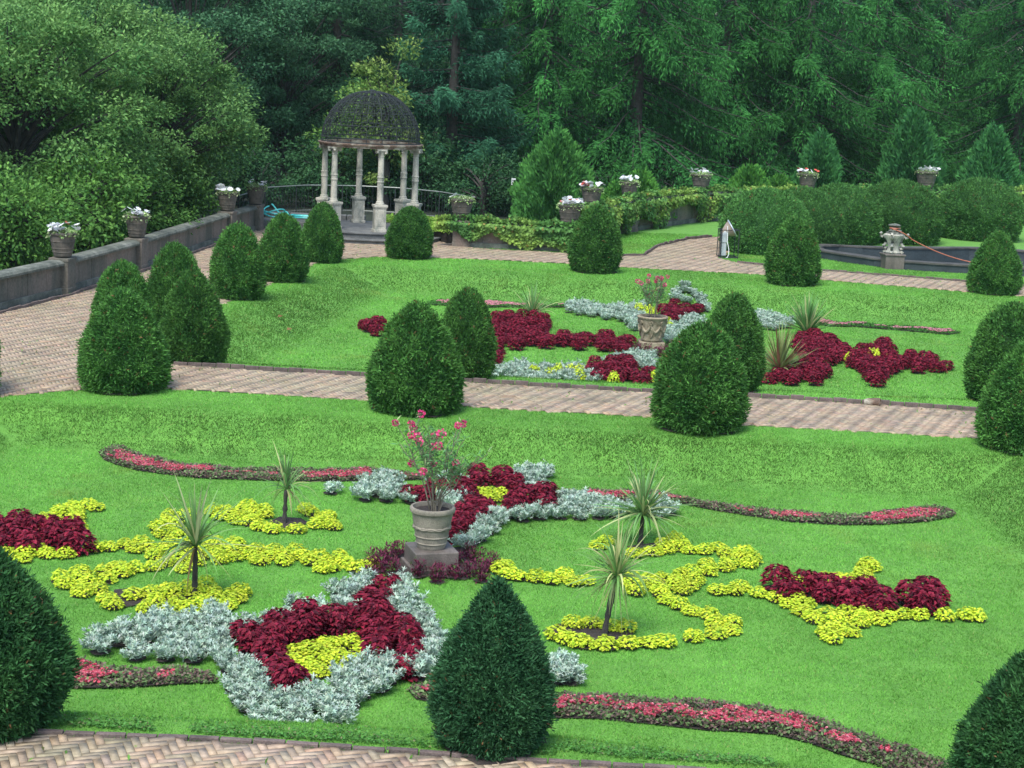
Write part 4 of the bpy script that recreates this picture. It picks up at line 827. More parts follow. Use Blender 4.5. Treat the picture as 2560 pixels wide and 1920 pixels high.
WP = [  # x, y, top of wall, R, H, label of pot, label of flowers, number, red
    (-10.17, 38.4, .81, .32, .54, 'large terracotta pot on the nearest pier of the left wall', 'white petunias with a few red ones in the nearest pot of the left wall', 24, .12),
    (-9.57, 43.15, .81, .31, .54, 'large terracotta pot on the second pier of the left wall, under the tree', 'white petunias at the right rim of the second pot on the left wall', 14, 0),
    (-8.75, 51.7, .81, .32, .55, 'terracotta pot half hidden by branches on the third pier of the left wall', 'white petunias spilling from the third pot on the left wall', 26, .1),
    (-8.32, 54.4, .81, .32, .55, 'brownish terracotta pot on the end pier of the left wall', 'few white petunias in the pot on the end pier of the left wall', 9, 0),
    (-1.78, 52.5, .81, .37, .62, 'grey banded pot on the creeper wall pier beside the gazebo', 'pale green petunias, nearly without flowers, in the pot beside the gazebo', 3, 0),
    (1.5, 52.35, .81, .38, .6, 'terracotta pot crowded with white petunias, the nearer of the close pair', 'dense white petunias in the nearer pot of the close pair', 44, .1),
    (2.25, 55.3, 1.15, .36, .6, 'terracotta pot just behind the crowded one, the farther of the close pair', 'white and red petunias in the farther pot of the close pair', 26, .15),
    (3.75, 60.2, 1.15, .34, .54, 'terracotta pot on the curving wall before the bright arborvitae bush', 'white petunias in the pot before the bright arborvitae bush', 22, 0),
    (6.8, 65.8, 1.15, .41, .6, 'terracotta pot on the wall against the dark gap in the spruces', 'pale petunias with a few white flowers in the pot against the dark gap', 12, 0),
    (11.4, 69.3, 1.15, .41, .62, 'terracotta pot with red and white flowers above the hedge mounds', 'orange red and white petunias in the pot above the hedge mounds', 20, .4),
    (17.2, 74.0, 1.15, .48, .7, 'terracotta pot above the hedges at the far right', 'white petunias heaped in the pot at the far right', 34, 0)]
for k, (x, y, z, R, H, lb, lf, nw, rd) in enumerate(WP):
    pot((x, y, z+.036), R, H, lb, M['pot'], 'pots on the garden walls', rot=k); petunias((x, y, z+.036+H*.93), R*.95, lf, 50+k, nw, 1, rd)
def vine(name, label, path, h, n, seed, hang, thick=.25, cover=.5, yel=.3):
    """creeper leaves draped over a wall: over the coping and down the near face in uneven tongues"""
    r = np.random.default_rng(seed); P = np.array(path, dtype=float); L = np.r_[0, np.cumsum(np.linalg.norm(np.diff(P, axis=0), axis=1))]
    s = r.random(n)*L[-1]; x = np.interp(s, L, P[:, 0]); y = np.interp(s, L, P[:, 1]); i = np.clip(np.searchsorted(L, s)-1, 0, len(P)-2); t = unit(P[i+1]-P[i]); nrm = np.stack([t[:, 1], -t[:, 0]], 1)
    drop = hang*(.25+1.1*vn(s, 0*s, .55, seed)*vn(s, 0*s, 1.6, seed+1)*1.6); top = r.random(n) < .36
    f = r.random(n); z = np.where(top, h+.02+.16*r.random(n)*vn(s, 0*s, .4, seed+3)*1.6, h-f*np.clip(drop, 0, h)); off = np.where(top, (r.random(n)-.3)*.42, .2+thick*(.25+.75*r.random(n))*(1-.5*f)*(.4+vn(s, z*2, .4, seed+4)))
    pos = np.stack([x+nrm[:, 0]*off, y+nrm[:, 1]*off, z], 1)
    D = np.stack([.5*nrm[:, 0], .5*nrm[:, 1], -np.ones(n)], 1)+.55*r.normal(0, 1, (n, 3)); D[top] = np.c_[nrm[top]*.8, .2*np.ones(top.sum())]+.6*r.normal(0, 1, (top.sum(), 3)); N = np.c_[nrm, .6*np.ones(n)]+.35*r.normal(0, 1, (n, 3))
    yl = np.clip((vn(s, z, .7, seed+6)-.45)*3, 0, 1)[:, None]*yel*2; col = np.array([.085, .21, .05])*(1-yl)+np.array([.25, .36, .07])*yl; col = col*(1+.35*(r.random((n, 1))*2-1)); k = r.random(n) < .02; col[k] = (.28, .2, .06)
    V, F, c = leaves(pos, unit(D), unit(N), .12*(.6+.7*r.random(n)), .1, col, .12); tag(obj(name, mesh_np(name, V, F, M['leaf'], c)), label, 'creeper', 'creepers on the walls')
vine('creeper', 'yellow green creeper spilling over the low wall right of the gazebo', [(-2.5, 52.55), (-1.2, 52.5), (1.0, 52.33), (1.7, 52.3)], .78, 5200, 3, .62, .28, yel=.4)
vine('creeper', 'thick green and yellow creeper over the tall curving wall behind the hedge mounds', [(1.75, 52.4), (2.2, 55.0), (3.75, 60.2), (6.8, 65.8), (11.4, 69.3), (17.2, 74), (23, 77)], 1.12, 21000, 5, 1.15, .4, yel=.3)

# ------------------------------------------------------------------ gazebo
GC = np.array([-4.72, 53.9]); GR = 1.47
e = empty('domed_gazebo', (GC[0], GC[1], 0)); tag(e, 'round open gazebo of six pale stone columns under a black iron lattice dome', 'gazebo')
for nm, rr, z0, z1 in (('step', 2.3, -.05, .16), ('platform', 1.98, .15, .33)):
    mb = MB(); mb.lathe([(rr, z0), (rr, z1-.05), (rr+.05, z1-.04), (rr+.05, z1)], n=48); mb.build(nm, M['step'], e, bevel=.01)
fz = .33
for k in range(6):
    a = math.radians(-11.9)+k*PI/3; cx, cy = GR*math.cos(a), GR*math.sin(a); rz = a
    pd = MB(); pd.box((cx, cy, fz+.04), (.4, .4, .08), rz); pd.box((cx, cy, fz+.42), (.34, .34, .7), rz); pd.box((cx, cy, fz+.79), (.41, .41, .07), rz); pd.box((cx, cy, fz+.74), (.375, .375, .04), rz)
    for i in range(4):
        q = rz+i*PI/2; pd.box((cx+.172*math.cos(q), cy+.172*math.sin(q), fz+.43), (.012, .2, .5), q)
    pdo = pd.build('pedestal', M['marble'], e, bevel=.008)
    z0 = fz+.825; prof = [(.135, z0), (.14, z0+.03), (.115, z0+.05), (.12, z0+.075), (.098, z0+.1)]
    prof += [(.098, z0+.1+.02), (.097, z0+.66), (.112, z0+.67), (.112, z0+.7), (.1, z0+.71), (.102, z0+.8), (.112, z0+.81), (.112, z0+.835), (.095, z0+.85), (.084, z0+1.44), (.098, z0+1.45), (.098, z0+1.475), (.085, z0+1.48)]
    sh = MB(); sh.lathe(prof, (cx, cy, 0), 20); sh.build('shaft', M['marble'], e, True)
    cp = MB(); zc = z0+1.48; cp.lathe([(.085, zc), (.1, zc+.05), (.13, zc+.12), (.12, zc+.13)], (cx, cy, 0), 16); cp.box((cx, cy, zc+.165), (.31, .31, .05), rz)
    for i in range(4):
        q = rz+PI/4+i*PI/2; ccx, ccy = cx+.165*math.cos(q), cy+.165*math.sin(q); d = np.array([-math.sin(q), math.cos(q)])
        cp.tube([(ccx-d[0]*.03, ccy-d[1]*.03, zc+.1), (ccx+d[0]*.03, ccy+d[1]*.03, zc+.1)], .048, 10)
    cp.build('capital', M['marble'], e, True)
ZR0 = fz+.825+1.48+.19
mb = MB(); mb.lathe([(1.36, ZR0), (1.57, ZR0), (1.58, ZR0+.06), (1.62, ZR0+.075), (1.63, ZR0+.115), (1.56, ZR0+.125), (1.36, ZR0+.125), (1.36, ZR0)], n=64, cap=False); mb.build('stone_ring', M['rust'], e, True)
DR, DH, ZD = 1.53, 1.58, ZR0+.12
def dome(a, t): return (DR*math.cos(t)**.92*math.cos(a), DR*math.cos(t)**.92*math.sin(a), ZD+DH*math.sin(t))
rib = MB()
for k in range(20): rib.tube([dome(k*PI/10, t) for t in np.linspace(0, PI/2-.03, 15)], .011, 5)
for t in (.02, .1, .35, .62, .88, 1.1, 1.3, 1.45):
    rib.tube([dome(a, t) for a in np.arange(40)*2*PI/40], .012 if t > .11 else .016, 5, True)
rib.lathe([(.1, ZD+DH-.01), (.1, ZD+DH+.02), (.02, ZD+DH+.04)], n=16)
rib.build('dome_ribs', M['iron'], e)
lat = MB(); r = np.random.default_rng(9)
for k in range(40):
    a0 = (k+.5)*PI/20; t = .14
    while t < 1.42:
        s = .035+.03*(1-t/1.5)+.01*r.random(); ra = s/(math.cos(t)+.15); j = r.normal(0, .02); q = np.linspace(0, 2.2*PI, 10)+r.random()*6
        if k % 2 == 0 or t < 1.1:
            lat.tube([dome(a0+j+ra*(1-.35*i/9)*math.cos(v), min(1.52, t+s*(1-.35*i/9)*math.sin(v)*1.1)) for i, v in enumerate(q)], .0085, 3)
        t += s*1.25
lat.build('dome_scrollwork', M['iron'], e)
# light green ground cover beside the gazebo
r = np.random.default_rng(12); n = 2600; x = r.uniform(-4.6, -1.9, n); y = r.uniform(53.2, 57.5, n); ok = np.hypot(x-GC[0], y-GC[1]) > 1.5; P = np.stack([x, y, .34+.1*r.random(n)], 1)[ok]; n = len(P)
V, F, c = leaves(P, r.normal(0, 1, (n, 3))*np.array([1, 1, .4]), unit(np.array([0, 0, 1.])+.4*r.normal(0, 1, (n, 3))), .13, .09, colvar(n, (.25, .42, .06), .25, None, 0, r), .1)
tag(obj('ground_cover', mesh_np('ground_cover', V, F, M['leaf'], c)), 'bright yellow green ground cover behind the gazebo columns', 'ground cover', kind='stuff')
bd = MB(); bd.box((-3.1, 55.6, .15), (2.9, 4.2, .34)); bd.build('planting_bank', M['soil'])['kind'] = 'structure'
# iron railing behind the gazebo
rl = [(-9.0, 55.2), (-8.7, 59.3), (-7.6, 61.2), (-6.0, 62), (-4.3, 62), (-2.8, 61), (-1.9, 59.6)]
e = empty('iron_railing', (0, 0, 0)); tag(e, 'thin curved iron railing behind the gazebo', 'railing'); P = np.array(rl); L = np.r_[0, np.cumsum(np.linalg.norm(np.diff(P, axis=0), axis=1))]
ss = np.linspace(0, L[-1], 40); RX, RY = np.interp(ss, L, P[:, 0]), np.interp(ss, L, P[:, 1])
for z, rr in ((1.0, .022), (.12, .015)):
    m = MB(); m.tube(np.stack([RX, RY, np.full(40, z)], 1), rr, 5); m.build('rail', M['wire'], e)
for k in range(0, int(L[-1]/.16)):
    s_ = k*.16; x, y = np.interp(s_, L, P[:, 0]), np.interp(s_, L, P[:, 1])
    if k == 0: pk = MB()
    pk.box((x, y, .5), (.014, .014, 1.0) if k % 12 else (.035, .035, 1.04))
pk.build('picket_infill', M['iron'], e)
# low stone kerb and turquoise hose left of the gazebo
m = MB(); [m.box((-7.85+.62*k, 56.6+.05*k, .2), (.6, .4, .42), .05) for k in range(5)]; o = m.build('stone_bench', M['step'], bevel=.02); tag(o, 'low grey stone seat behind the yews left of the gazebo', 'bench')
hz = MB(); t = np.linspace(0, 1, 60); hz.tube(np.stack([-8.0+1.9*t+.12*np.sin(t*9), 55.4+.2*np.cos(t*11), .5+.26*np.exp(-t*5)*np.cos(t*14)**2-.14*t], 1), .024, 6)
hz.tube(np.stack([-7.9+.5*np.sin(t*12)*(1-.4*t), 55.3+.25*np.cos(t*12), .42+.2*t+.08*np.sin(t*20)], 1), .024, 6); hz.tube(np.stack([-6.75+.55*np.cos(t*13), 55.5+.3*np.sin(t*13), .36+.1*t], 1), .024, 6)
tag(hz.build('garden_hose', M['turq'], smooth=True), 'turquoise hose in loose loops left of the gazebo', 'hose')
m = MB(); m.box((-7.2, 55.5, .13), (2.4, .9, .3)); tag(m.build('stone_slab', M['step'], bevel=.02), 'low grey stone slab under the turquoise hose', 'slab')

# ------------------------------------------------------------------ basin, urn, hose, floodlight
cen = POOL.mean(0); e = empty('stone_basin', (cen[0], cen[1], 0)); tag(e, 'dry stone garden basin with dark lining and a low rim at the right', 'basin')
def ring(off): d = POOL-cen; return d*(1+off/np.linalg.norm(d, axis=1)[:, None])
def smooth_ring(Q):
    Q = np.asarray(Q); Q2 = []
    for i in range(len(Q)):
        a, b = Q[i], Q[(i+1) % len(Q)]; Q2 += [a*.75+b*.25, a*.25+b*.75]
    return np.array(Q2)
oR, iR = smooth_ring(ring(.22)), smooth_ring(ring(-.22)); k = len(oR); V = []; F = []
for Q, z in ((oR, -.1), (oR, .215), (iR, .215), (iR, -.02)): V += [(x, y, z) for x, y in Q]
for L_ in range(3): F += [(L_*k+i, L_*k+(i+1) % k, (L_+1)*k+(i+1) % k, (L_+1)*k+i) for i in range(k)]
m = MB(); m.add(V, F); m.build('basin_wall', M['poolw'], e); V, F = [], []
o2, i2 = smooth_ring(ring(.26)), smooth_ring(ring(-.26))
for Q, z in ((i2, .217), (o2, .217), (o2, .265), (i2, .265), (i2, .217)): V += [(x, y, z) for x, y in Q]
for L_ in range(4): F += [(L_*k+i, L_*k+(i+1) % k, (L_+1)*k+(i+1) % k, (L_+1)*k+i) for i in range(k)]
m = MB(); m.add(V, F); m.build('coping', M['poolrim'], e)
V = [(x, y, z) for Q, z in ((iR*1.004, .22), (iR*.985, -.75)) for x, y in Q]; m = MB(); m.add(V, [(i, (i+1) % k, k+(i+1) % k, k+i) for i in range(k)]+[tuple(range(k, 2*k))]); m.build('lining', M['poolw'], e)
ux, uy = 11.28, 52.0; e = empty('stone_urn', (ux, uy, 0), .1); tag(e, 'weathered pale scrolled stone urn on a grey block at the basin corner', 'urn')
m = MB(); m.box((0, 0, .18), (.58, .58, .46)); m.box((0, 0, .43), (.64, .64, .05)); m.build('block', M['plinthst'], e, bevel=.015)
m = MB(); m.lathe([(.22, .45), (.24, .5), (.19, .56), (.17, .64), (.2, .78), (.25, .9), (.29, .98), (.3, 1.02), (.28, 1.05), (.1, 1.06)], n=20, wob=lambda th, z: .06*np.sin(4*th)*(z > .5)); m.build('bowl', M['marble'], e, True)
for i in range(4):
    a = PI/4+i*PI/2+.3; m = MB(); c, s = math.cos(a), math.sin(a)
    pts = [(.38, 1.08), (.41, 1.04), (.4, .96), (.35, .93), (.3, 1.0), (.24, .92), (.22, .78), (.26, .7), (.3, .68), (.28, .62), (.22, .6), (.21, .52), (.26, .49), (.29, .53)]
    m.tube([(q*c, q*s, z) for q, z in pts], [.035, .045, .045, .035, .045, .05, .045, .05, .055, .04, .045, .05, .055, .05], 7); m.build('scroll_handle', M['marble'], e, True)
m = MB(); r = np.random.default_rng(5)
m.lathe([(.22, 1.04), (.24, 1.08), (.16, 1.11), (.19, 1.15), (.13, 1.19), (.15, 1.22), (.1, 1.25), (.16, 1.28), (.18, 1.31), (.1, 1.34), (.02, 1.36)], n=22, wob=lambda th, z: .2*np.sin(3*th+z*19)+.14*np.sin(7*th-z*31)); m.build('carved_top', M['coping'], e, True)
m = MB(); t = np.linspace(0, 1, 24)[:, None]; a = np.array([ux-.1, uy-.13, 1.2]); b = np.array([ux+.5, uy-.14, .92]); c = np.array([14.0, 51.7, .29])
p = np.concatenate([a*(1-t)**2+2*t*(1-t)*np.array([ux+.25, uy-.22, 1.13])+b*t**2, (b+(c-b)*t+np.array([0, 0, -.12])*4*t*(1-t))[1:], np.array([[14.3, 51.9, .1], [14.5, 52.2, -.3], [14.6, 52.5, -.7]])])
m.tube(p, .017, 6); th = np.linspace(0, 2*PI, 20); m.tube(np.stack([ux+.15*np.cos(th), uy+.15*np.sin(th), np.full(20, 1.22)], 1), .022, 6); tag(m.build('garden_hose', M['orange'], smooth=True), 'orange hose wrapped round the stone urn and stretched down into the basin', 'hose')
fx, fy = 6.42, 52.95; e = empty('floodlight', (fx, fy, 0), .12); tag(e, 'galvanised cone floodlight with a grey control box inside a black wire cage', 'floodlight')
m = MB(); W2, D2, H2 = .27, .25, .86
for x in (-W2, W2):
    for y in (-D2, D2): m.box((x, y, H2/2), (.022, .022, H2))
for z in (.03, H2): 
    for y in (-D2, D2): m.box((0, y, z), (2*W2+.022, .02, .02 if z > .1 else .035))
    for x in (-W2, W2): m.box((x, 0, z), (.02, 2*D2, .02 if z > .1 else .035))
for q in np.linspace(-.22, .0, 6): m.box((-W2+.0, q, .45), (.006, .006, .84)); m.box((q, D2, .45), (.006, .006, .84))
m.build('cage', M['iron'], e)
m = MB(); m.box((-.16, -.08, .26), (.15, .16, .38), 0); m.box((-.16, -.08, .59), (.16, .17, .24)); m.add([(-.24, -.165, .71), (-.08, -.165, .71), (-.08, .005, .71), (-.24, .005, .71), (-.16, -.14, .82), (-.06, -.14, .84), (-.06, -.02, .84), (-.16, -.02, .82)], [(0, 1, 5, 4), (1, 2, 6, 5), (2, 3, 7, 6), (3, 0, 4, 7), (4, 5, 6, 7)]); m.build('control_box', M['greybox'], e, bevel=.008)
for z in (.46, .47): pass
m = MB(); ax = unit(np.array([.82, -.12, .5])); A = unit(np.cross(ax, [0, 0, 1])); Bv = np.cross(A, ax); n = 24; th = np.arange(n)*2*PI/n; V = []
for q, rr in ((-.26, .05), (-.2, .08), (.02, .22), (.12, .265), (.13, .28), (.1, .255), (-.02, .19)):
    V += [np.array([-.02, 0, .84])+ax*q+rr*(np.cos(v)*A+np.sin(v)*Bv) for v in th]
m.add(V, [(i*n+j, i*n+(j+1) % n, (i+1)*n+(j+1) % n, (i+1)*n+j) for i in range(6) for j in range(n)]+[tuple(reversed(range(n)))]); m.build('reflector_hood', M['brown'], e, True); m = MB(); m.tube([np.array([-.02, 0, .84])+ax*.13+.275*(np.cos(v)*A+np.sin(v)*Bv) for v in th], .022, 6, True); m.build('hood_rim', M['galv'], e, True); m = MB(); m.add([np.array([-.02, 0, .84])+ax*.1+.262*(np.cos(v)*A+np.sin(v)*Bv) for v in th], [tuple(range(n))]); m.build('lamp_glass', M['galv'], e)
m = MB(); m.tube([(-.1, -.2, .98), (-.085, -.21, .8), (-.08, -.22, .5), (-.03, -.25, .3), (-.02, -.26, .12), (-.07, -.3, .03), (-.12, -.34, .02)], .01, 6); m.build('cable', M['white'], e, True)

# ------------------------------------------------------------------ hedge mounds
HM = [yew_mesh('D', 1.42, 2.0, 14000, 61, (.07, .024), 0, (.04, .13, .032), (.115, .275, .056)), yew_mesh('D', 1.47, 2.05, 14000, 62, (.07, .024), 0, (.038, .122, .03), (.108, .262, .052))]
for k, (x, y, sc, lb) in enumerate([(7.85, 55.2, 1.0, 'rounded clipped yew mound behind the caged floodlight'), (9.35, 57.4, .95, 'rounded clipped yew mound second from the floodlight'),
        (11.0, 59.6, 1.0, 'rounded clipped yew mound behind the stone urn'), (13.3, 61.0, 1.05, 'rounded clipped yew mound behind the hose and basin'), (16.9, 63.8, 1.1, 'rounded clipped yew mound at the right edge behind the basin')]):
    e = empty('hedge_mound', (x, y, -.02), k*1.9, sc); tag(e, lb, 'hedge', 'rounded hedge mounds'); obj('trunk', tr_me, e); obj('crown', HM[k % 2], e)

# ------------------------------------------------------------------ trees beyond the walls
def limbs(tm, br):
    for V in br.V: tm.V.append(V)
    tm.F += [[i+tm.n for i in f] for f in br.F]
    q = bpy.data.meshes.new('trunk'); q.from_pydata(np.concatenate(tm.V).tolist(), [], tm.F); q.materials.append(M['bark']); return q
def curve(b, tp, n=8, sag=.0):
    t = np.linspace(0, 1, n)[:, None]; return b+(tp-b)*t+np.array([0, 0, sag])*4*t*(1-t)
def spruce_meshes(seed, H=17.0, spread=4.6, z0=1.0, dens=1.0, base=(.008, .05, .019), tip=(.042, .16, .034), weep=1.0):
    r = np.random.default_rng(seed); tm = MB(); tm.tube([(0, 0, -.3), (0, 0, 2), (.05, 0, H*.5), (0, 0, H)], [.3, .24, .15, .02], 10); parts = []; br = MB(); z = z0
    while z < H-.6:
        step = .5 if z < 11 else 1.0
        for k in range(5):
            a = r.random()*2*PI; L = spread*(1-z/H)**.75*(.7+.45*r.random()); zz = z+r.normal(0, .2); n = 10; t = np.linspace(0, 1, n)
            rad_ = L*t; hz_ = zz+L*(.1*t-.8*weep*t**1.5+.36*t**3.2); an = a+.12*r.normal()*t
            B_ = np.stack([rad_*np.cos(an), rad_*np.sin(an), hz_], 1); br.tube(B_[::3], np.linspace(.04, .008, len(B_[::3])), 4)
            m = int((60 if z < 9.5 else 8)*L/3*dens); tq = .12+.88*r.random(m)**.8; C0 = np.stack([np.interp(tq, t, B_[:, i]) for i in range(3)], 1)
            dirr = np.array([math.cos(a), math.sin(a), 0]); sd_ = np.array([-math.sin(a), math.cos(a), 0]); lat = (r.random(m)*2-1)*.6*(1-.55*tq)*L/3
            hang = (.25+1.0*r.random(m)*(1-.5*tq))*weep; cvar = 1+.25*r.normal(); q = 7
            for i in range(q):
                f = (i+.5)/q; side = np.minimum(1, f*2.4); dn = np.clip(f-.3, 0, 1)/.7
                P = C0+sd_*(lat*side)[:, None]+dirr*(.12*side)+np.array([0, 0, -1])*(hang*dn+.25*np.abs(lat)*side)[:, None]+.05*r.normal(0, 1, (m, 3))
                D = sd_*(np.sign(lat)*(1-dn)*.9)[:, None]+dirr*.45+np.array([0, 0, -1])*(.25+.9*dn)*weep+.3*r.normal(0, 1, (m, 3))
                mixv = (tq*.75+.25*r.random(m))[:, None]
                col = (np.array(base)*(1-mixv)+np.array(tip)*mixv)*np.clip(cvar, .6, 1.5)*(1+.3*(r.random((m, 1))*2-1))
                parts.append(leaves(P, D, unit(np.array([0, 0, .6])+dirr*.7+.6*r.normal(0, 1, (m, 3))), .19*(.6+.7*r.random(m)), .05*(.7+.6*r.random(m)), col, .0, .4))
        z += step*(.8+.4*r.random())
    V, F, c = join(parts); me = mesh_np('crown', V, F, M['spruce'], c)
    return limbs(tm, br), me
def broad_meshes(seed, R, H, n, nb=70, leaf=.11, base=(.09, .2, .05), tip=(.16, .27, .08), z0=.5, flat=.75):
    r = np.random.default_rng(seed); tm = MB(); br = MB(); tm.tube([(0, 0, -.3), (.05, 0, H*.2), (0, .05, H*.4), (0, 0, H*.75)], [.24, .2, .14, .04], 9)
    u = unit(r.normal(0, 1, (nb, 3))); rad_ = (.35+.62*r.random(nb)**.6)*np.where(r.random(nb) < .18, 1.13, 1); Cn = u*rad_[:, None]*np.array([R, R, (H-z0)/2*1.0])+np.array([0, 0, z0+(H-z0)/2]); Cn[:, 2] = np.maximum(Cn[:, 2], z0+.2); parts = []; per = n//nb
    for c in Cn:
        s = np.array([0, 0, min(H*.7, c[2]*.55)]); br.tube(curve(s, c, 6, .2), np.linspace(.06, .012, 6), 4)
        cr = .3+.65*r.random(); q = unit(r.normal(0, 1, (per, 3)))*(r.random((per, 1))**.45)*cr*np.array([1.25, 1.25, flat]); P = c+q; out = unit(q+.6*unit(c-np.array([0, 0, H*.45])))
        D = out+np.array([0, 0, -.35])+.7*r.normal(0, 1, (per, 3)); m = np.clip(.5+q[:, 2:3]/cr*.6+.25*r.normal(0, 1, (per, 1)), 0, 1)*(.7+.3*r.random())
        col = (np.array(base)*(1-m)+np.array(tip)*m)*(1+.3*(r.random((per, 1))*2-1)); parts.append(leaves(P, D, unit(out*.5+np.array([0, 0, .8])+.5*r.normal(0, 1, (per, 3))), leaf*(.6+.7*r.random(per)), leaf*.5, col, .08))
    V, F, c = join(parts); me = mesh_np('crown', V, F, M['leaf'], c)
    return limbs(tm, br), me
def arb_mesh(seed, R, H, n=9000, base=(.04, .14, .035), tip=(.08, .24, .05)):
    r = np.random.default_rng(seed); t = 1-np.sqrt(r.random(n)); th = r.random(n)*2*PI; ph = r.random(4)*6
    lm = 1+.2*np.sin(4*th+6*t+ph[0])+.1*np.sin(7*th-13*t+ph[1])+.1*np.sin(11*th+20*t+ph[2]); rad_ = R*(1-t)**.58*lm*(.55+.45*r.random(n)**.4)*np.clip(.75+t*3, 0, 1)
    P = np.stack([rad_*np.cos(th), rad_*np.sin(th), t*H+.05], 1); D = np.stack([.55*np.cos(th), .55*np.sin(th), np.ones(n)], 1)+.35*r.normal(0, 1, (n, 3)); N = np.stack([np.cos(th+1.2), np.sin(th+1.2), .3+0*th], 1)+.5*r.normal(0, 1, (n, 3))
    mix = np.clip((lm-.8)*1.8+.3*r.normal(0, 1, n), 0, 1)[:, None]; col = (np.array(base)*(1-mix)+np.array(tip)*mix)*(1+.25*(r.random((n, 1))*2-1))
    V, F, c = leaves(P, unit(D), unit(N), .2*(.6+.7*r.random(n)), .07, col); return mesh_np('crown', V, F, M['spruce'], c)
def tree(name, me3, x, y, label, cat, group, rot=0.0, sc=1.0, z=0.0):
    e = empty(name, (x, y, z), rot, sc); tag(e, label, cat, group)
    for nm, me in zip(('trunk', 'crown'), me3): obj(nm, me, e)
    return e
SP = [spruce_meshes(71), spruce_meshes(72, 18, 5.0, .6), spruce_meshes(73, 17, 4.4, 1.6)]
PN = spruce_meshes(74, 14, 3.6, .4, 1.9, (.018, .08, .045), (.045, .15, .075), .5)
DK = spruce_meshes(75, 17, 4.6, .4, .9, (.018, .06, .03), (.035, .1, .04), .7)
def wx(px, Y): return (px-1280-19)/FOC*Y*1.0+.0
SPT = [(1345, 71, 2, 'weeping spruce with a bare grey trunk showing left of the tall arborvitae'), (1575, 72.5, 1, 'big weeping spruce arching over the pots and the bright arborvitae bush'),
       (1790, 77, 0, 'weeping spruce with long ragged boughs over the caged floodlight'), (1985, 78, 1, 'weeping spruce with hanging curtains behind the small conical arborvitae'),
       (2150, 82, 2, 'weeping spruce in the dark gap above the stone urn'), (2320, 98, 0, 'tall weeping spruce behind the dark green arborvitae at the right'), (2520, 85, 1, 'weeping spruce at the right edge of the photo'),
       (1450, 98, 0, 'weeping spruce in the back row between the two front left ones'), (1690, 94, 2, 'weeping spruce in the back row above the wall pots'), (1890, 95, 1, 'weeping spruce in the back row right of centre'),
       (2070, 98, 0, 'weeping spruce in the back row above the hedge mounds'), (2240, 98, 1, 'weeping spruce in the back row above the stone urn'), (2430, 99, 2, 'weeping spruce in the back row toward the right edge'), (2640, 92, 0, 'weeping spruce just beyond the right edge')]
for k, (px, Y, mi_, lb) in enumerate(SPT): tree('weeping_spruce', SP[mi_], wx(px, Y), Y, lb, 'spruce', 'weeping spruces behind the garden', k*2.3, 1.05+.12*((k*7) % 5)/5)
tree('pine_tree', PN, wx(1120, 68), 68, 'soft blue green pine just right of the gazebo dome', 'pine', None, .5)
for k, (px, Y, lb) in enumerate([(1240, 80, 'dark conifer between the blue green pine and the first spruce'), (980, 82, 'dark conifer behind the gazebo dome'), (830, 76, 'dark conifer left of the gazebo dome'), (690, 84, 'dark conifer behind the broad tree and gazebo'),
        (560, 88, 'dark conifer rising behind the tree bank at upper left'), (380, 90, 'dark conifer behind the large pale tree'), (150, 88, 'dark conifer behind the trees at the far upper left'), (770, 96, 'dark conifer in the back row left of the gazebo'), (1080, 98, 'dark conifer in the back row behind the pine')]):
    tree('dark_conifer', DK, wx(px, Y), Y, lb, 'conifer', 'dark conifers behind the garden', k*1.7, .95+.1*(k % 3))
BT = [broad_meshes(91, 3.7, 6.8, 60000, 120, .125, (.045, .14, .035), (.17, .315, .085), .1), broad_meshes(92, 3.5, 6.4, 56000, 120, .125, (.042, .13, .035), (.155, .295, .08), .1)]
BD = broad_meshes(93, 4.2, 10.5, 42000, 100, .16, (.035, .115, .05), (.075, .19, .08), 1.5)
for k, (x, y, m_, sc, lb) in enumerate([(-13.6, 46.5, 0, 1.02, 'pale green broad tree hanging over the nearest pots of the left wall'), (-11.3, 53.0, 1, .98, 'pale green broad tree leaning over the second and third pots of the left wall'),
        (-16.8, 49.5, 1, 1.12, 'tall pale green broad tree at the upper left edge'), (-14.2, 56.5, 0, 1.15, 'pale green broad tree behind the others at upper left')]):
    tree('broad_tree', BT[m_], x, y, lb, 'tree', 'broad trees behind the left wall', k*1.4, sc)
tree('leafy_tree', BD, wx(470, 68), 68, 'darker green leafy tree rising above the pale trees at upper left', 'tree', None, 1.0)
tree('leafy_tree', BD, wx(700, 72), 72, 'dark leafy tree with drooping sprays left of the gazebo dome', 'tree', None, 2.6, .9)
YT = broad_meshes(94, 1.1, 6.3, 4200, 22, .18, (.08, .17, .035), (.2, .28, .065), 1.0)
tree('leafy_tree', YT, wx(955, 64), 64, 'small yellow green leafy tree showing above and through the gazebo', 'tree', None, 0)
LT = broad_meshes(95, 1.7, 4.6, 9000, 30, .15, (.08, .2, .04), (.16, .3, .06), .3)
tree('leafy_shrub', LT, wx(900, 66), 66, 'leafy green shrub seen between the gazebo columns', 'shrub', None, 0)
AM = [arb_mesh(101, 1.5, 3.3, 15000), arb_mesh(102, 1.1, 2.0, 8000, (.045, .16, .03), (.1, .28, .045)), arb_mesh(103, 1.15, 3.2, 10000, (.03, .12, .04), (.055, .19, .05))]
at_me = trunk_mesh(1.2, .06)
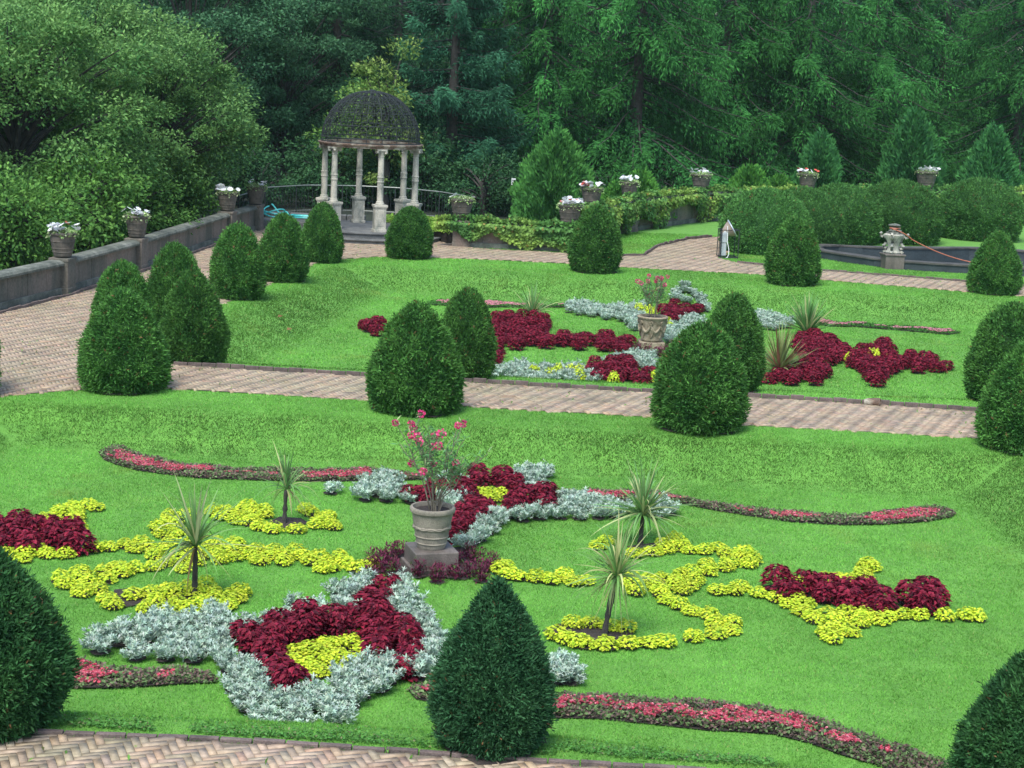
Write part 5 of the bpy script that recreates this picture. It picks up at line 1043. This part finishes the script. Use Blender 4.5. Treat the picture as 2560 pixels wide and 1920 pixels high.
for k, (px, Y, m_, sc, lb) in enumerate([(1385, 61, 0, 1.0, 'tall feathery arborvitae behind the close pair of pots'), (1595, 63.4, 1, .95, 'bright green bushy arborvitae behind the pot on the curving wall'), (1865, 68.5, 1, 1.0, 'round arborvitae bush above the first hedge mound'),
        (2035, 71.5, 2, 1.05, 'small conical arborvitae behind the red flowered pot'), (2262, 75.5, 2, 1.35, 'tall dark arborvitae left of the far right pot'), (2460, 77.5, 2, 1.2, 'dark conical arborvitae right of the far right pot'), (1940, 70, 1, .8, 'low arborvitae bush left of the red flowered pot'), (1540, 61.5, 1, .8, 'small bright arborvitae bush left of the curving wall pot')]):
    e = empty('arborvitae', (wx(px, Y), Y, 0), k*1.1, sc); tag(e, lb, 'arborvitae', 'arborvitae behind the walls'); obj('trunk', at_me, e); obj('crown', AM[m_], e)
SB = broad_meshes(96, 1.5, 2.4, 9000, 40, .13, (.05, .15, .03), (.13, .27, .05), .0)
for k, (x, y, lb) in enumerate([(-13.3, 37.5, 'low leafy bush behind the left wall at the photo edge'), (-12.0, 40.6, 'low leafy bush behind the left wall between its two nearest pots'), (-11.4, 44.6, 'low leafy bush behind the left wall past the second pot'),
        (-10.9, 48.2, 'low leafy bush behind the left wall before its third pot'), (-10.6, 52.6, 'low leafy bush behind the left wall between its last two pots'), (-15.5, 42, 'leafy bush in the shade under the pale trees at the left edge')]):
    tree('leafy_bush', SB, x, y, lb, 'bush', 'bushes behind the left wall', k*1.3, .9+.1*(k % 3))
SD = broad_meshes(97, 1.8, 2.6, 8000, 40, .15, (.02, .07, .03), (.05, .14, .045), .0)
for k, (x, y, lb) in enumerate([(-9.6, 63.5, 'dark leafy bush behind the left end of the iron railing'), (-7.0, 65, 'dark leafy bush behind the iron railing left of the gazebo'), (-4.2, 65.5, 'dark leafy bush behind the iron railing at the gazebo'), (-1.4, 64, 'dark leafy bush behind the right end of the iron railing'), (-12.5, 62, 'dark leafy bush in the shade past the end of the left wall')]):
    tree('leafy_bush', SD, x, y, lb, 'bush', 'dark bushes behind the railing', k*1.3, .85+.1*(k % 3))
# far wood closing the view: one mass
r = np.random.default_rng(200); n = 120000; x = r.uniform(-75, 75, n); d = r.random(n)**2*14; y = 110+d+3*np.sin(x*.25)+2*np.sin(x*.61+2); z = 19*r.random(n)**1.1*(.75+.35*vn(x, 0*x, 5, 3))
P = np.stack([x, y, z], 1); D = np.stack([.4*r.normal(0, 1, n), -.5+.3*r.normal(0, 1, n), -.7+.4*r.normal(0, 1, n)], 1); N = np.stack([.5*r.normal(0, 1, n), -np.ones(n), .7+.4*r.normal(0, 1, n)], 1)
V, F, c = leaves(P, D, unit(N), .9*(.6+.7*r.random(n)), .5, colvar(n, (.02, .06, .032), .4, (.03, .085, .04), .3, r)); tag(obj('far_wood', mesh_np('far_wood', V, F, M['spruce'], c)), 'dark dense wood closing the view behind the trees', 'wood', kind='stuff')
# small white box among the dark trees
g = np.array([wx(1279, 63), 63]); e = empty('white_box', (g[0], g[1], 0)); tag(e, 'small white slotted box on a dark post in the shade behind the creeper wall', 'box')
m = MB(); m.box((0, 0, .6), (.05, .05, 1.3)); m.build('post', M['bark'], e)
m = MB(); m.box((0, -.06, 1.35), (.15, .08, .24), .1); m.box((0, -.105, 1.39), (.13, .01, .03), .1); m.build('box', M['white'], e, bevel=.006)
for k in range(2):
    m = MB(); m.box((0, -.108, 1.31+.09*k), (.11, .014, .018), .1); m.build('slot', M['iron'], e)

for k, (px, lb) in enumerate([((693, 800), 'upper of two small brown leaves fallen on the far lawn slope'), ((716, 817), 'lower of two small brown leaves fallen on the far lawn slope')]):
    q = at(*px, -.2); V, F, c = leaves(np.array([[0, 0, .05], [.02, .05, .05]]), np.array([[1, .3, .3], [.3, 1, .2]]), np.array([[0, -.4, 1], [.3, 0, 1.0]]), .13, .09, np.array([[.2, .11, .05], [.24, .14, .06]]), .12)
    tag(obj('fallen_leaf', mesh_np('fallen_leaf', V, F, M['leaf'], c), None, (q[0], q[1], ghp(q[0], q[1]))), lb, 'leaf', 'fallen leaves')

# ------------------------------------------------------------------ rain haze
hm = MB(); hm.box((0, 0, 11), (404, 404, 26.4)); hz_m, t, p, out = mat_new('rain_haze'); t.nodes.remove(p)
pv = t.nodes.new('ShaderNodeVolumePrincipled'); pv.inputs['Color'].default_value = (.6, .88, .85, 1); pv.inputs['Density'].default_value = .00016; t.links.new(pv.outputs[0], out.inputs['Volume'])
hm.build('haze', hz_m)['kind'] = 'stuff'
